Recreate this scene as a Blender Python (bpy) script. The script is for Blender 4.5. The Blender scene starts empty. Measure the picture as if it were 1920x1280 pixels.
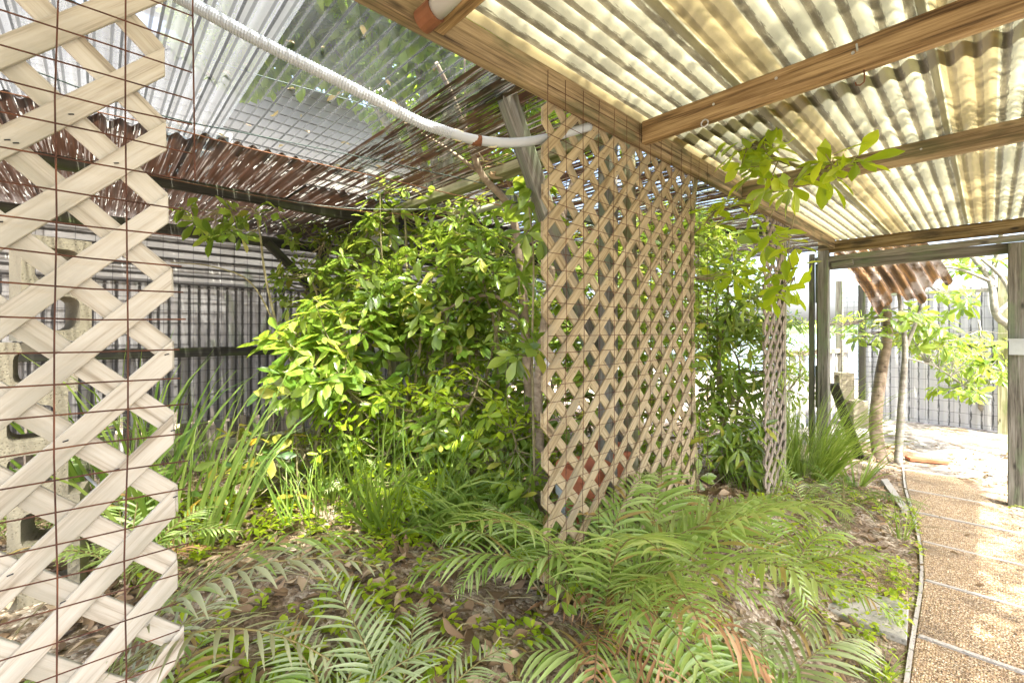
import bpy, math, random
import numpy as np
from mathutils import Vector, Matrix, geometry

SC = bpy.context.scene
COL = SC.collection
R = math.radians

# ------------------------------------------------------------------ camera
H = 1.40                    # eye height above the path
F = 835.0                   # focal length in pixels of the 1920 px wide photograph
YAW = R(47.0)
CA, SA = math.cos(YAW), math.sin(YAW)
cd = bpy.data.cameras.new('camera')
cam = bpy.data.objects.new('camera', cd); COL.objects.link(cam)
cam.location = (0, 0, H); cam.rotation_euler = (R(90), 0, YAW)
cd.sensor_width = 36; cd.lens = F / 1920 * 36; cd.shift_y = -0.0094
cd.clip_start = 0.02; cd.clip_end = 2000
SC.camera = cam

# ------------------------------------------------------------------ world, sun, exposure
SUN_EL, SUN_AZ = R(60), R(12)          # azimuth measured from +X towards -Y
sx, sy, sz = math.cos(SUN_EL)*math.cos(SUN_AZ), -math.cos(SUN_EL)*math.sin(SUN_AZ), math.sin(SUN_EL)
w = bpy.data.worlds.new('World'); SC.world = w; w.use_nodes = True
wn = w.node_tree; bg = wn.nodes['Background']
sky = wn.nodes.new('ShaderNodeTexSky'); sky.sky_type = 'NISHITA'; sky.sun_disc = False
sky.sun_elevation = SUN_EL; sky.sun_rotation = math.atan2(sx, sy)
sky.air_density = .8; sky.dust_density = 6.0; sky.ozone_density = .6
wn.links.new(sky.outputs[0], bg.inputs[0]); bg.inputs[1].default_value = 0.15
sl = bpy.data.lights.new('sun', 'SUN'); sl.energy = 3.5; sl.angle = R(0.6); sl.color = (1, 0.95, 0.86)
sun = bpy.data.objects.new('sun', sl); COL.objects.link(sun)
sun.rotation_euler = Vector((sx, sy, sz)).to_track_quat('Z', 'Y').to_euler()
SC.view_settings.view_transform = 'Standard'; SC.view_settings.look = 'None'
SC.view_settings.gamma = 1.0; SC.view_settings.use_curve_mapping = False
SC.view_settings.exposure = 3.08
cy = SC.cycles
cy.use_denoising = True; cy.denoiser = 'OPENIMAGEDENOISE'; cy.denoising_prefilter = 'ACCURATE'
cy.max_bounces = 10; cy.diffuse_bounces = 5; cy.glossy_bounces = 3; cy.transmission_bounces = 8
cy.transparent_max_bounces = 24; cy.caustics_reflective = False; cy.caustics_refractive = False
cy.sample_clamp_indirect = 8

# ------------------------------------------------------------------ helpers: places
def at(px, py, d):
    """point seen at a photo pixel, d metres in front of the camera"""
    r = (px-960)/F*d
    return Vector((CA*r - SA*d, SA*r + CA*d, H + (622-py)/F*d))
def gnd(px, py, z=0.0):
    return at(px, py, (H-z)*F/(py-622))
def onX(px, py, x0):
    return at(px, py, x0/(CA*(px-960)/F - SA))
def onY(px, py, y0):
    return at(px, py, y0/(SA*(px-960)/F + CA))

# ------------------------------------------------------------------ helpers: objects
WM = {}
I4 = Matrix.Identity(4)
def place(o, parent=None, M=None):
    M = M if M is not None else I4
    COL.objects.link(o)
    if parent is not None:
        o.parent = parent; o.matrix_parent_inverse = WM[parent.name].inverted()
    o.matrix_basis = M
    WM[o.name] = M.copy()
    return o
def tag(o, label=None, cat=None, group=None, kind=None):
    if label: o['label'] = label
    if cat: o['category'] = cat
    if group: o['group'] = group
    if kind: o['kind'] = kind
    return o
def thing(name, label, cat, loc, group=None):
    o = bpy.data.objects.new(name, None); o.empty_display_size = 0.1
    place(o, None, Matrix.Translation(Vector(loc)))
    return tag(o, label, cat, group)
def mkmesh(name, v, f, mats, smooth=False, mi=None, tint=None):
    me = bpy.data.meshes.new(name)
    if isinstance(v, np.ndarray): v = v.tolist()
    me.from_pydata(v, [], f)
    for m in (mats if isinstance(mats, (list, tuple)) else [mats]): me.materials.append(m)
    if mi is not None: me.polygons.foreach_set('material_index', mi)
    if smooth: me.polygons.foreach_set('use_smooth', [True]*len(me.polygons))
    if tint is not None:
        a = me.attributes.new('tint', 'FLOAT', 'POINT'); a.data.foreach_set('value', np.asarray(tint, dtype=np.float32))
    me.update()
    return me
def mo(name, v, f, mats, parent=None, M=None, **k):
    return place(bpy.data.objects.new(name, mkmesh(name, v, f, mats, **k)), parent, M)

class MB:
    """collects pieces of one mesh"""
    def __init__(s): s.v, s.f, s.t, s.m = [], [], [], []
    def add(s, v, f, tint=0.5, m=0):
        n = len(s.v); s.v += [tuple(p) for p in v]; s.f += [tuple(i+n for i in q) for q in f]
        s.t += [tint]*len(v); s.m += [m]*len(f)
    def build(s, name, mats, parent=None, M=None, smooth=False):
        return mo(name, s.v, s.f, mats, parent, M, smooth=smooth, mi=s.m, tint=s.t)

def frame(a, b, up=Vector((0, 0, 1)), roll=0):
    x = (b-a).normalized()
    y = up.cross(x)
    if y.length < 1e-4: y = Vector((0, 1, 0)).cross(x) if abs(x.y) < .9 else Vector((1, 0, 0)).cross(x)
    y.normalize(); z = x.cross(y)
    M = Matrix((x, y, z)).transposed().to_4x4(); M.translation = a
    return M @ Matrix.Rotation(roll, 4, 'X')
def beam(name, a, b, w, h, mat, parent=None, roll=0, jit=.0015, cham=.004, rng=random.Random(5), label=None):
    """timber with chamfered edges, long axis local x"""
    a, b = Vector(a), Vector(b); L = (b-a).length; c = min(cham, w*.3, h*.3)
    prof = [(-w/2+c, -h/2), (w/2-c, -h/2), (w/2, -h/2+c), (w/2, h/2-c), (w/2-c, h/2), (-w/2+c, h/2), (-w/2, h/2-c), (-w/2, -h/2+c)]
    n = max(2, min(16, int(L/.14))); v, f = [], []
    for i in range(n+1):
        jy, jz = rng.uniform(-jit, jit), rng.uniform(-jit, jit)
        for (py, pz) in prof: v.append((L*i/n, py+jy+rng.uniform(-jit, jit)*.5, pz+jz+rng.uniform(-jit, jit)*.5))
    for i in range(n):
        for k in range(8):
            p, q = i*8+k, i*8+(k+1) % 8
            f.append((p, q, q+8, p+8))
    f.append(tuple(range(7, -1, -1))); f.append(tuple(n*8+k for k in range(8)))
    o = mo(name, v, f, mat, parent, frame(a, b, roll=roll))
    if label: o['label'] = label
    return o
def tube(pts, rad, sides=6, cap=True):
    pts = [Vector(p) for p in pts]; n = len(pts)
    rad = rad if isinstance(rad, (list, tuple)) else [rad]*n
    v, f = [], []; up = Vector((.13, .27, .95)).normalized()
    for i, p in enumerate(pts):
        t = (pts[min(i+1, n-1)] - pts[max(i-1, 0)])
        t = t.normalized() if t.length > 1e-9 else Vector((0, 0, 1))
        y = up.cross(t)
        if y.length < .05: y = Vector((1, 0, 0)).cross(t)
        y.normalize(); z = t.cross(y); up = z if abs(z.dot(up)) > .2 else up
        for k in range(sides):
            a = 2*math.pi*k/sides
            v.append(p + (y*math.cos(a) + z*math.sin(a))*rad[i])
    for i in range(n-1):
        for k in range(sides):
            f.append((i*sides+k, i*sides+(k+1) % sides, (i+1)*sides+(k+1) % sides, (i+1)*sides+k))
    if cap and sides > 2: f.append(tuple(range(sides-1, -1, -1))); f.append(tuple((n-1)*sides+k for k in range(sides)))
    return v, f
def spline(pts, n=6):
    """Catmull-Rom through the points"""
    pts = [Vector(p) for p in pts]; P = [2*pts[0]-pts[1]] + pts + [2*pts[-1]-pts[-2]]; out = []
    for i in range(1, len(P)-2):
        for k in range(n):
            t = k/n; a, b, c, d = P[i-1], P[i], P[i+1], P[i+2]
            out.append(.5*((2*b)+(c-a)*t+(2*a-5*b+4*c-d)*t*t+(3*b-a-3*c+d)*t**3))
    return out + [pts[-1]]
def boxv(lo, hi):
    (a, b, c), (d, e, g) = lo, hi
    v = [(a, b, c), (d, b, c), (d, e, c), (a, e, c), (a, b, g), (d, b, g), (d, e, g), (a, e, g)]
    return v, [(3, 2, 1, 0), (4, 5, 6, 7), (0, 1, 5, 4), (1, 2, 6, 5), (2, 3, 7, 6), (3, 0, 4, 7)]

# ------------------------------------------------------------------ materials
class NT:
    def __init__(s, name):
        s.mat = bpy.data.materials.new(name); s.mat.use_nodes = True; s.t = s.mat.node_tree; s.t.nodes.clear()
        s.out = s.t.nodes.new('ShaderNodeOutputMaterial')
    def n(s, typ, **k):
        nd = s.t.nodes.new('ShaderNode'+typ)
        for a, b in k.items():
            if a.startswith('i_'):
                key = a[2:]; key = int(key) if key.isdigit() else key.replace('_', ' ')
                if hasattr(b, 'is_linked') or isinstance(b, bpy.types.NodeSocket): s.t.links.new(b, nd.inputs[key])
                else: nd.inputs[key].default_value = b
            else: setattr(nd, a, b)
        return nd
    def ramp(s, fac, stops):
        r = s.t.nodes.new('ShaderNodeValToRGB'); s.t.links.new(fac, r.inputs[0]); e = r.color_ramp.elements
        while len(e) < len(stops): e.new(.5)
        for x, (p, c) in zip(e, stops): x.position = p; x.color = (*c, 1) if len(c) == 3 else c
        return r.outputs[0]
    def mix(s, f, a, b, blend='MIX'):
        m = s.t.nodes.new('ShaderNodeMix'); m.data_type = 'RGBA'; m.blend_type = blend
        for sock, val in ((m.inputs[0], f), (m.inputs[6], a), (m.inputs[7], b)):
            if isinstance(val, bpy.types.NodeSocket): s.t.links.new(val, sock)
            else: sock.default_value = (*val, 1) if isinstance(val, (tuple, list)) and len(val) == 3 else val
        return m.outputs[2]
    def math(s, op, a, b=0.5, c=None):
        m = s.t.nodes.new('ShaderNodeMath'); m.operation = op
        for sock, val in zip(m.inputs, (a, b, c)):
            if val is None: continue
            if isinstance(val, bpy.types.NodeSocket): s.t.links.new(val, sock)
            else: sock.default_value = val
        return m.outputs[0]
    def obj(s, sc=(1, 1, 1), kind='Object'):
        tc = s.t.nodes.new('ShaderNodeTexCoord'); mp = s.t.nodes.new('ShaderNodeMapping')
        s.t.links.new(tc.outputs[kind], mp.inputs[0]); mp.inputs['Scale'].default_value = sc
        return mp
    def rnd(s):
        return s.t.nodes.new('ShaderNodeObjectInfo').outputs['Random']
    def attr(s, nm):
        return s.n('Attribute', attribute_name=nm).outputs['Fac']
    def noise(s, vec, scale, detail=4, rough=.55):
        return s.n('TexNoise', i_Vector=vec, i_Scale=scale, i_Detail=detail, i_Roughness=rough).outputs[0]
    def bump(s, h, st=.3, dist=.01):
        return s.n('Bump', i_Strength=st, i_Distance=dist, i_Height=h).outputs[0]
    def bsdf(s, col, rough=.7, nrm=None, spec=.4, **k):
        b = s.t.nodes.new('ShaderNodeBsdfPrincipled')
        for key, val in (('Base Color', col), ('Roughness', rough), ('Specular IOR Level', spec), *k.items()):
            if isinstance(val, bpy.types.NodeSocket): s.t.links.new(val, b.inputs[key])
            else: b.inputs[key].default_value = (*val, 1) if isinstance(val, (tuple, list)) and len(val) == 3 else val
        if nrm is not None: s.t.links.new(nrm, b.inputs['Normal'])
        return b.outputs[0]
    def ms(s, f, a, b):
        m = s.t.nodes.new('ShaderNodeMixShader')
        if isinstance(f, bpy.types.NodeSocket): s.t.links.new(f, m.inputs[0])
        else: m.inputs[0].default_value = f
        s.t.links.new(a, m.inputs[1]); s.t.links.new(b, m.inputs[2]); return m.outputs[0]
    def done(s, sh):
        s.t.links.new(sh, s.out.inputs[0]); return s.mat

def wood(name, c1, c2, c3, freq=1.0, rough=.75, moss=None, contrast=1.0, bump=.35, stain=False):
    """grain runs along local x; c1 dark grain, c2 mid, c3 light"""
    m = NT(name); r = m.rnd()
    off = m.n('CombineXYZ', i_0=m.math('MULTIPLY', r, 37.0), i_1=m.math('MULTIPLY', r, 11.0), i_2=m.math('MULTIPLY', r, 23.0)).outputs[0]
    mp = m.obj((1.1*freq, 30*freq, 30*freq)); vec = m.n('VectorMath', operation='ADD', i_0=mp.outputs[0], i_1=off).outputs[0]
    g = m.noise(vec, 1.6, 8, .68)
    mp2 = m.obj((.55*freq, 11*freq, 11*freq)); v2 = m.n('VectorMath', operation='ADD', i_0=mp2.outputs[0], i_1=off).outputs[0]
    g2 = m.n('TexNoise', i_Vector=v2, i_Scale=1.5, i_Detail=3.0, i_Roughness=.5, i_Distortion=.6).outputs[0]
    h = m.math('ADD', m.math('MULTIPLY_ADD', m.math('SUBTRACT', g, .5), 1.15*contrast, .5), m.math('MULTIPLY', m.math('SUBTRACT', g2, .5), .55*contrast))
    col = m.ramp(h, [(.22, c1), (.46, c2), (.72, c3)])
    big = m.noise(m.obj((2, 5, 5)).outputs[0], 1.7, 3)
    col = m.mix(m.math('MULTIPLY', m.math('SUBTRACT', big, .45), .9), col, c1)
    col = m.mix(m.math('MULTIPLY', r, .22), col, c2)
    kn = m.n('TexVoronoi', i_Vector=m.n('VectorMath', operation='ADD', i_0=m.obj((3.2, 9, 9)).outputs[0], i_1=off).outputs[0], i_Scale=1.0).outputs[0]
    col = m.mix(m.ramp(kn, [(.05, (.9, .9, .9)), (.13, (0, 0, 0))]), col, tuple(x*.6 for x in c1))
    if stain:
        sn = m.ramp(m.noise(m.obj((3, 7, 7), 'Object').outputs[0], 1.9, 3), [(.70, (0, 0, 0)), (.80, (1, 1, 1))])
        col = m.mix(m.math('MULTIPLY', sn, .7), col, (.36, .15, .03))
    if moss:
        ms_ = m.ramp(m.noise(m.obj((1.5, 6, 6)).outputs[0], 2.6, 5), [(.5, (0, 0, 0)), (.68, (1, 1, 1))])
        col = m.mix(m.math('MULTIPLY', ms_, .75), col, moss)
    return m.done(m.bsdf(col, rough, m.bump(h, bump, .004), .25))

W_LATH = wood('lattice_wood', (.12, .083, .04), (.30, .238, .135), (.38, .32, .205), 1.9, .8, contrast=1.3, bump=.3, moss=(.19, .165, .11))
W_LATHW = wood('pale_lattice_wood', (.19, .16, .115), (.39, .365, .305), (.46, .44, .385), 2.0, .8, contrast=1.3, bump=.3, stain=True, moss=(.27, .26, .21))
W_LATHG = wood('grey_lattice_wood', (.12, .095, .068), (.25, .21, .16), (.33, .285, .225), 1.9, .85)
W_JOIST = wood('joist_pine', (.038, .02, .009), (.22, .14, .062), (.39, .28, .145), 1.6, .65, contrast=1.5, bump=.5)
W_BEAM = wood('beam_wood', (.032, .021, .011), (.205, .148, .08), (.36, .28, .165), 1.6, .75, moss=(.07, .075, .035), contrast=1.2)
W_GREY = wood('weathered_grey_wood', (.03, .027, .021), (.155, .145, .118), (.27, .26, .225), 1.9, .85, moss=(.16, .20, .12), contrast=1.2)
W_DARK = wood('dark_wet_wood', (.012, .011, .009), (.035, .033, .026), (.07, .07, .05), .9, .6, moss=(.05, .065, .02))
W_MOSS = wood('mossy_wood', (.06, .055, .03), (.22, .21, .12), (.40, .40, .28), .9, .8, moss=(.12, .15, .05))
W_GOLD = wood('gold_stained_wood', (.008, .006, .004), (.13, .085, .03), (.27, .21, .11), .9, .55, moss=(.006, .005, .004), contrast=1.9)
W_BARK = wood('bark', (.10, .075, .05), (.24, .185, .13), (.36, .30, .22), .6, .85)
W_BARKG = wood('grey_bark', (.11, .10, .085), (.25, .235, .20), (.40, .38, .33), .6, .85)
W_TWIG = wood('twig', (.10, .08, .04), (.22, .19, .10), (.33, .30, .17), .7, .8)

def simple(name, c, rough=.6, var=.25, sc=40, metal=0, spec=.4, bump=.1):
    m = NT(name); v = m.noise(m.obj().outputs[0], sc, 4)
    col = m.mix(v, tuple(x*(1-var) for x in c), tuple(min(1, x*(1+var)) for x in c))
    return m.done(m.bsdf(col, rough, m.bump(v, bump, .003), spec, Metallic=metal))
RUSTY = NT('rusted_wire'); _v = RUSTY.noise(RUSTY.obj(kind='Generated').outputs[0], 22, 4)
RUSTY = RUSTY.done(RUSTY.bsdf(RUSTY.ramp(_v, [(.35, (.025, .011, .007)), (.55, (.075, .028, .015)), (.72, (.16, .06, .025))]), .85))
BLACKW = simple('dark_wire', (.02, .02, .022), .6)
GREENW = simple('green_cable', (.012, .035, .026), .5)
ORANGEW = simple('rusted_orange_cable', (.15, .06, .022), .7)
PALEW = simple('pale_cable', (.2, .23, .2), .6)
PVC = simple('grey_white_plastic_conduit', (.34, .37, .40), .4, .1, 8)
PVCG = simple('old_plastic_pipe', (.30, .31, .22), .5, .25, 9)
TAPE = simple('yellowed_tape', (.66, .60, .40), .6, .1)
RUST = simple('rusty_metal', (.13, .05, .02), .85, .5, 30)
STEEL = simple('galvanised_steel', (.42, .43, .44), .45, .3, 30, .7)
BOXG = simple('grey_plastic_box', (.42, .46, .45), .5, .1)
TERRA = simple('terracotta', (.38, .13, .06), .8, .3, 15)
PAINTW = simple('chalky_white_paint', (.36, .355, .34), .7, .1, 12)
CACTUS = simple('cactus_skin', (.36, .44, .27), .6, .3, 20)

def leafmat(name, dark, mid, light, obj, trans=.35, rough=.34, tcol=None, spec=.5, yellow=None):
    m = NT(name); t = m.rnd() if obj else m.attr('tint')
    c = m.ramp(t, [(0.0, dark), (.5, mid), (1.0, light)] if not yellow else [(0.0, dark), (.45, mid), (.90, light), (.97, yellow)])
    nz = m.noise(m.obj((1, 1, 1)).outputs[0], 9 if not obj else 3, 3)
    c = m.mix(m.math('MULTIPLY', m.math('SUBTRACT', nz, .4), .5), c, tuple(x*.55 for x in mid))
    b = m.bsdf(c, rough, m.bump(nz, .15, .01), spec)
    tr = m.n('BsdfTranslucent', i_Color=m.mix(.6, c, tcol or (min(1, light[0]*1.5), min(1, light[1]*1.5), light[2]*.7))).outputs[0]
    return m.done(m.ms(trans, b, tr))
def leafpair(name, *a, **k): return leafmat(name, *a, False, **k), leafmat(name+'_single', *a, True, **k)
LEAF = leafpair('shrub_leaf', (.065, .13, .018), (.165, .265, .034), (.34, .44, .085), trans=.42, rough=.27, spec=.6, yellow=(.42, .40, .07))
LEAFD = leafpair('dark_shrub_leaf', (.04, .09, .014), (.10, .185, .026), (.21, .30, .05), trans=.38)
LIME = leafpair('lime_leaf', (.12, .21, .014), (.27, .40, .02), (.47, .56, .035), trans=.5, rough=.4)
YELLOWL = leafpair('yellowing_leaf', (.035, .10, .02), (.09, .17, .03), (.35, .30, .04), yellow=(.55, .33, .03))
FERN = leafpair('fern_leaf', (.12, .22, .035), (.24, .36, .085), (.42, .52, .20), trans=.38, rough=.3, yellow=(.33, .20, .08))
FERNS = leafpair('pale_fern_leaf', (.18, .25, .09), (.29, .36, .17), (.40, .46, .26), trans=.3, rough=.32, yellow=(.36, .24, .10))
FERNG = leafpair('grey_fern_leaf', (.16, .165, .10), (.27, .29, .16), (.38, .40, .23), trans=.2, rough=.5)
FERND = leafpair('dry_fern_leaf', (.20, .10, .045), (.36, .20, .10), (.50, .32, .18), trans=.2, rough=.8, spec=.2)
GRASS = leafpair('grass_blade', (.08, .15, .02), (.17, .27, .04), (.30, .38, .09), trans=.35, rough=.45)
DEAD = leafpair('dead_leaf', (.10, .065, .035), (.25, .17, .10), (.45, .36, .24), trans=.1, rough=.85, spec=.2)
TREEL = leafpair('tree_leaf', (.08, .16, .014), (.17, .27, .02), (.28, .38, .035), trans=.6, rough=.45)

def panelmat(name, body, dirt, pitch, trans, clear, dirt_shade_w=.35, speck=False, rough=.4, gold=False, axis=1, every=1, nza=1.6, thick=0):
    """corrugated plastic; the dirt lies in the valleys of the wave, on clear roofing as painted rib shade (local y across)"""
    m = NT(name); mp = m.obj(); sep = m.n('SeparateXYZ', i_0=mp.outputs[0]); y = sep.outputs[axis]
    ph = m.math('MULTIPLY', y, 2*math.pi/(pitch*every))
    wv = m.math('COSINE', ph)                              # -1 in the valley (wave height = cos)
    nz = m.noise(m.obj((6, 60, 60) if speck else (3, 30, 30)).outputs[0], 3.0, 5, .7)
    nz2 = m.noise(m.obj((1, 1.6, 1)).outputs[0], 2.2, 4)
    fine = m.noise(m.obj((1, 1, 1)).outputs[0], 150, 3, .7)
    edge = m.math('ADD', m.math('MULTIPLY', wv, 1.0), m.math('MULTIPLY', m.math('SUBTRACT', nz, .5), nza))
    d = m.ramp(m.math('MULTIPLY', m.math('ADD', edge, 1.0), .5), [(0.0, (1, 1, 1)), (dirt_shade_w*.55, (.9, .9, .9)), (dirt_shade_w, (0, 0, 0))])
    if thick:  # wider lines painting the shade along the ribs into the colour
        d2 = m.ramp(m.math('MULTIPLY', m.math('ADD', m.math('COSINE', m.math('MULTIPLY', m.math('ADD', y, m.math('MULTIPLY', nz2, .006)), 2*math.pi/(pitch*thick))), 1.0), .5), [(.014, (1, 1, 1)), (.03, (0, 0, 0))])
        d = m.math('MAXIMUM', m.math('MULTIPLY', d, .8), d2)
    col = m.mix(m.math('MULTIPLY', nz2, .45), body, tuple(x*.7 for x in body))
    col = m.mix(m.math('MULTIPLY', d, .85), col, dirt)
    col = m.mix(m.math('MULTIPLY', m.math('SUBTRACT', fine, .45), .8), col, tuple(x*.6 for x in body))
    b = m.bsdf(col, rough, m.bump(fine, .2, .002), .4)
    tr = m.n('BsdfTranslucent', i_Color=col).outputs[0]
    sh = m.ms(trans, b, tr)
    if clear > 0:
        cl = m.n('BsdfTransparent', i_Color=(.93, .96, .95, 1)).outputs[0]
        f = m.math('MULTIPLY', m.math('SUBTRACT', 1.0, d), m.math('MULTIPLY_ADD', nz2, .5, clear-.25))
        sh = m.ms(f, sh, cl)
    return m.done(sh)
PITCH = .066
P_CREAM = panelmat('cream_fibreglass', (.29, .275, .18), (.03, .02, .008), PITCH, .55, .0, .37, True, nza=2.3)
P_GOLD = panelmat('amber_fibreglass_overlap', (.25, .205, .10), (.09, .068, .03), PITCH, .5, .0, .3, False)
P_CLEAR = panelmat('clear_roofing', (.17, .18, .185), (.005, .006, .006), .0425, .4, .84, .13, False, .25, nza=.25, thick=3)  # near-black lines here and on the milky sheet are painted rib shade
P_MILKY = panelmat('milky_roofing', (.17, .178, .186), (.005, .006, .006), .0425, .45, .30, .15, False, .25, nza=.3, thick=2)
P_WALL = panelmat('grey_translucent_sheet', (.32, .31, .295), (.016, .015, .014), .075, .42, .22, .32, True, .4)
P_WHITE = panelmat('white_corrugated_sheet', (.40, .395, .38), (.02, .022, .022), .11, .35, .0, .07, False, .5)

def rustpanel(name, h0):
    m = NT(name); mp = m.obj((.9, 48, 1)); nz = m.noise(mp.outputs[0], 2.0, 6, .66)
    glint = m.noise(m.obj((.8, 55, 1)).outputs[0], 1.5, 4, .7)
    col = m.ramp(nz, [(.36, (.005, .003, .002)), (.5, (.014, .007, .0045)), (.62, (.034, .015, .009)), (.78, (.08, .038, .022))])
    white = m.ramp(glint, [(.55, (0, 0, 0)), (.62, (1, 1, 1))])
    col2 = m.mix(m.math('MULTIPLY', white, .8), col, (.20, .19, .18))  # pale streaks are glints of light painted into the colour
    b = m.bsdf(col2, .3, m.bump(nz, .4, .004), .5)
    tr = m.n('BsdfTranslucent', i_Color=m.mix(.3, col2, (.05, .024, .013))).outputs[0]
    sh = m.ms(.30, b, tr)
    hole = m.ramp(m.noise(m.obj((1.1, 34, 1)).outputs[0], 2.3, 3, .65), [(h0, (0, 0, 0)), (h0+.025, (1, 1, 1))])
    veil = m.ms(.78, m.bsdf((.22, .22, .17), .35), m.n('BsdfTransparent', i_Color=(.9, .93, .88, 1)).outputs[0])
    return m.done(m.ms(hole, sh, veil))
P_RUST = rustpanel('rusted_corrugated_roofing', .60)
P_RUSTH = rustpanel('rotted_corrugated_roofing', .505)
def hangsheet():
    m = NT('brown_stained_sheet'); nz = m.noise(m.obj((1.2, 9, 1)).outputs[0], 3.0, 5, .6)
    n2 = m.noise(m.obj((2, 3, 1)).outputs[0], 2.6, 4)
    col = m.ramp(nz, [(.3, (.03, .02, .012)), (.48, (.13, .075, .035)), (.62, (.30, .16, .06)), (.75, (.40, .34, .28))])
    col = m.mix(m.ramp(n2, [(.5, (0, 0, 0)), (.6, (1, 1, 1))]), col, (.36, .30, .26))
    return m.done(m.ms(.3, m.bsdf(col, .4, m.bump(nz, .3, .003)), m.n('BsdfTranslucent', i_Color=col).outputs[0]))
P_BROWN = hangsheet()

def concrete(name, c, pit=60, var=.3):
    m = NT(name); v = m.obj().outputs[0]; a = m.noise(v, 6, 6, .65); b = m.n('TexVoronoi', i_Vector=v, i_Scale=pit).outputs[0]
    pits = m.ramp(b, [(.10, (0, 0, 0)), (.30, (1, 1, 1))])
    col = m.mix(a, tuple(x*(1-var) for x in c), tuple(min(1, x*(1+var)) for x in c))
    col = m.mix(m.math('MULTIPLY', m.math('SUBTRACT', 1.0, pits), .5), col, tuple(x*.35 for x in c))
    h = m.math('MULTIPLY_ADD', pits, .6, m.noise(v, 120, 3))
    return m.done(m.bsdf(col, .9, m.bump(h, .55, .006), .2))
BLOCK = concrete('concrete_block', (.23, .208, .15), 95)
CONC = concrete('old_concrete', (.36, .34, .30), 40, .25)
def aggregate():
    m = NT('exposed_aggregate'); v = m.obj(kind='Object').outputs[0]
    vo = m.n('TexVoronoi', i_Vector=v, i_Scale=105.0, i_Randomness=1.0); vo2 = m.n('TexVoronoi', i_Vector=v, i_Scale=230.0)
    cs = m.n('SeparateColor', i_0=vo.outputs[1]).outputs[0]; cs2 = m.n('SeparateColor', i_0=vo2.outputs[1]).outputs[1]
    c1 = m.ramp(cs, [(.05, (.075, .046, .022)), (.3, (.22, .14, .062)), (.55, (.34, .235, .11)), (.75, (.44, .34, .19)), (.95, (.56, .50, .37))])
    c2 = m.ramp(cs2, [(.1, (.10, .06, .03)), (.6, (.30, .205, .11)), (.95, (.46, .38, .26))])
    col = m.mix(m.math('GREATER_THAN', vo.outputs[0], .42), c1, c2)
    st = m.noise(v, 2.4, 5, .7); col = m.mix(m.ramp(st, [(.52, (0, 0, 0)), (.72, (.75, .75, .75))]), col, (.07, .05, .03))
    h = m.math('SUBTRACT', 1.0, vo.outputs[0])
    return m.done(m.bsdf(col, .75, m.bump(h, .8, .006), .35))
AGG = aggregate()
def soil():
    m = NT('soil'); v = m.obj().outputs[0]; a = m.noise(v, 3.0, 6, .7); b = m.noise(v, 34, 5, .7)
    vo = m.n('TexVoronoi', i_Vector=v, i_Scale=70.0); cs = m.n('SeparateColor', i_0=vo.outputs[1]).outputs[0]
    col = m.ramp(b, [(.3, (.05, .034, .02)), (.5, (.15, .105, .065)), (.7, (.30, .23, .155))])
    grit = m.ramp(cs, [(.1, (.16, .12, .08)), (.6, (.42, .35, .25)), (.95, (.66, .60, .48))])
    col = m.mix(m.ramp(a, [(.42, (0, 0, 0)), (.60, (.85, .85, .85))]), col, grit)
    return m.done(m.bsdf(col, .95, m.bump(m.math('ADD', b, m.math('MULTIPLY', vo.outputs[0], -.5)), .8, .02), .15))
SOIL = soil()
def sandm():
    m = NT('pale_sand'); v = m.obj().outputs[0]; a = m.noise(v, 1.6, 6, .7); b = m.noise(v, 30, 5, .7)
    col = m.mix(b, (.14, .13, .115), (.28, .268, .245)); lit = m.ramp(m.noise(v, 6, 7, .75), [(.49, (0, 0, 0)), (.60, (1, 1, 1))])
    col = m.mix(m.math('MULTIPLY', lit, .85), col, (.075, .058, .042))
    return m.done(m.bsdf(col, .95, m.bump(b, .6, .015), .15))
SAND = sandm()
def waterm():
    m = NT('lake_water'); v = m.obj((.4, 1.5, 1)).outputs[0]; n = m.noise(v, 1.2, 4)
    return m.done(m.bsdf((.16, .22, .24), .12, m.bump(n, .3, .05), .6))
WATER = waterm()
SIDING = simple('pale_siding', (.15, .145, .14), .6, .08, 4)
ROOFG = simple('grey_shingle', (.20, .19, .18), .9, .3, 30)
HILL = simple('far_shore_trees', (.09, .14, .06), .9, .4, .6)

# ------------------------------------------------------------------ the setting
rng = random.Random(11)
def ground_h(x, y):
    base = .012*math.sin(x*3.1+y*1.7) + .010*math.sin(x*7.3-y*5.1) + .02*math.sin(x*1.1+.5)*math.sin(y*.9)
    edge = min(1, max(0, (abs(x+.1)-.62)/.5)) if y < 7 else .3
    def sm(t): t = min(1, max(0, t)); return t*t*(3-2*t)
    bed = .40*sm((-.42-x)/.75)*(1-.55*sm((-2.6-x)/2.4))                # the planted bed lies higher than the path
    along = 1-.62*sm((y-2.3)/1.6)-.38*sm((y-3.9)/1.5)
    return base*edge*1.6 + .004 + bed*along
nx, ny = 90, 110; gv, gf = [], []
xs = [-9+i*11.0/nx for i in range(nx+1)]; ys = [-3+j*13.0/ny for j in range(ny+1)]
for y in ys:
    for x in xs: gv.append((x, y, ground_h(x, y)))
for j in range(ny):
    for i in range(nx): a = j*(nx+1)+i; gf.append((a, a+1, a+nx+2, a+nx+1))
tag(mo('garden_soil', gv, gf, SOIL, smooth=True), kind='structure', label='brown garden soil and grit under the plants')
tag(mo('ground', [(-900, -900, -.06), (900, -900, -.06), (900, 900, -.06), (-900, 900, -.06)], [(0, 1, 2, 3)], SAND), kind='structure')
sv, sf = [], []
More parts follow.
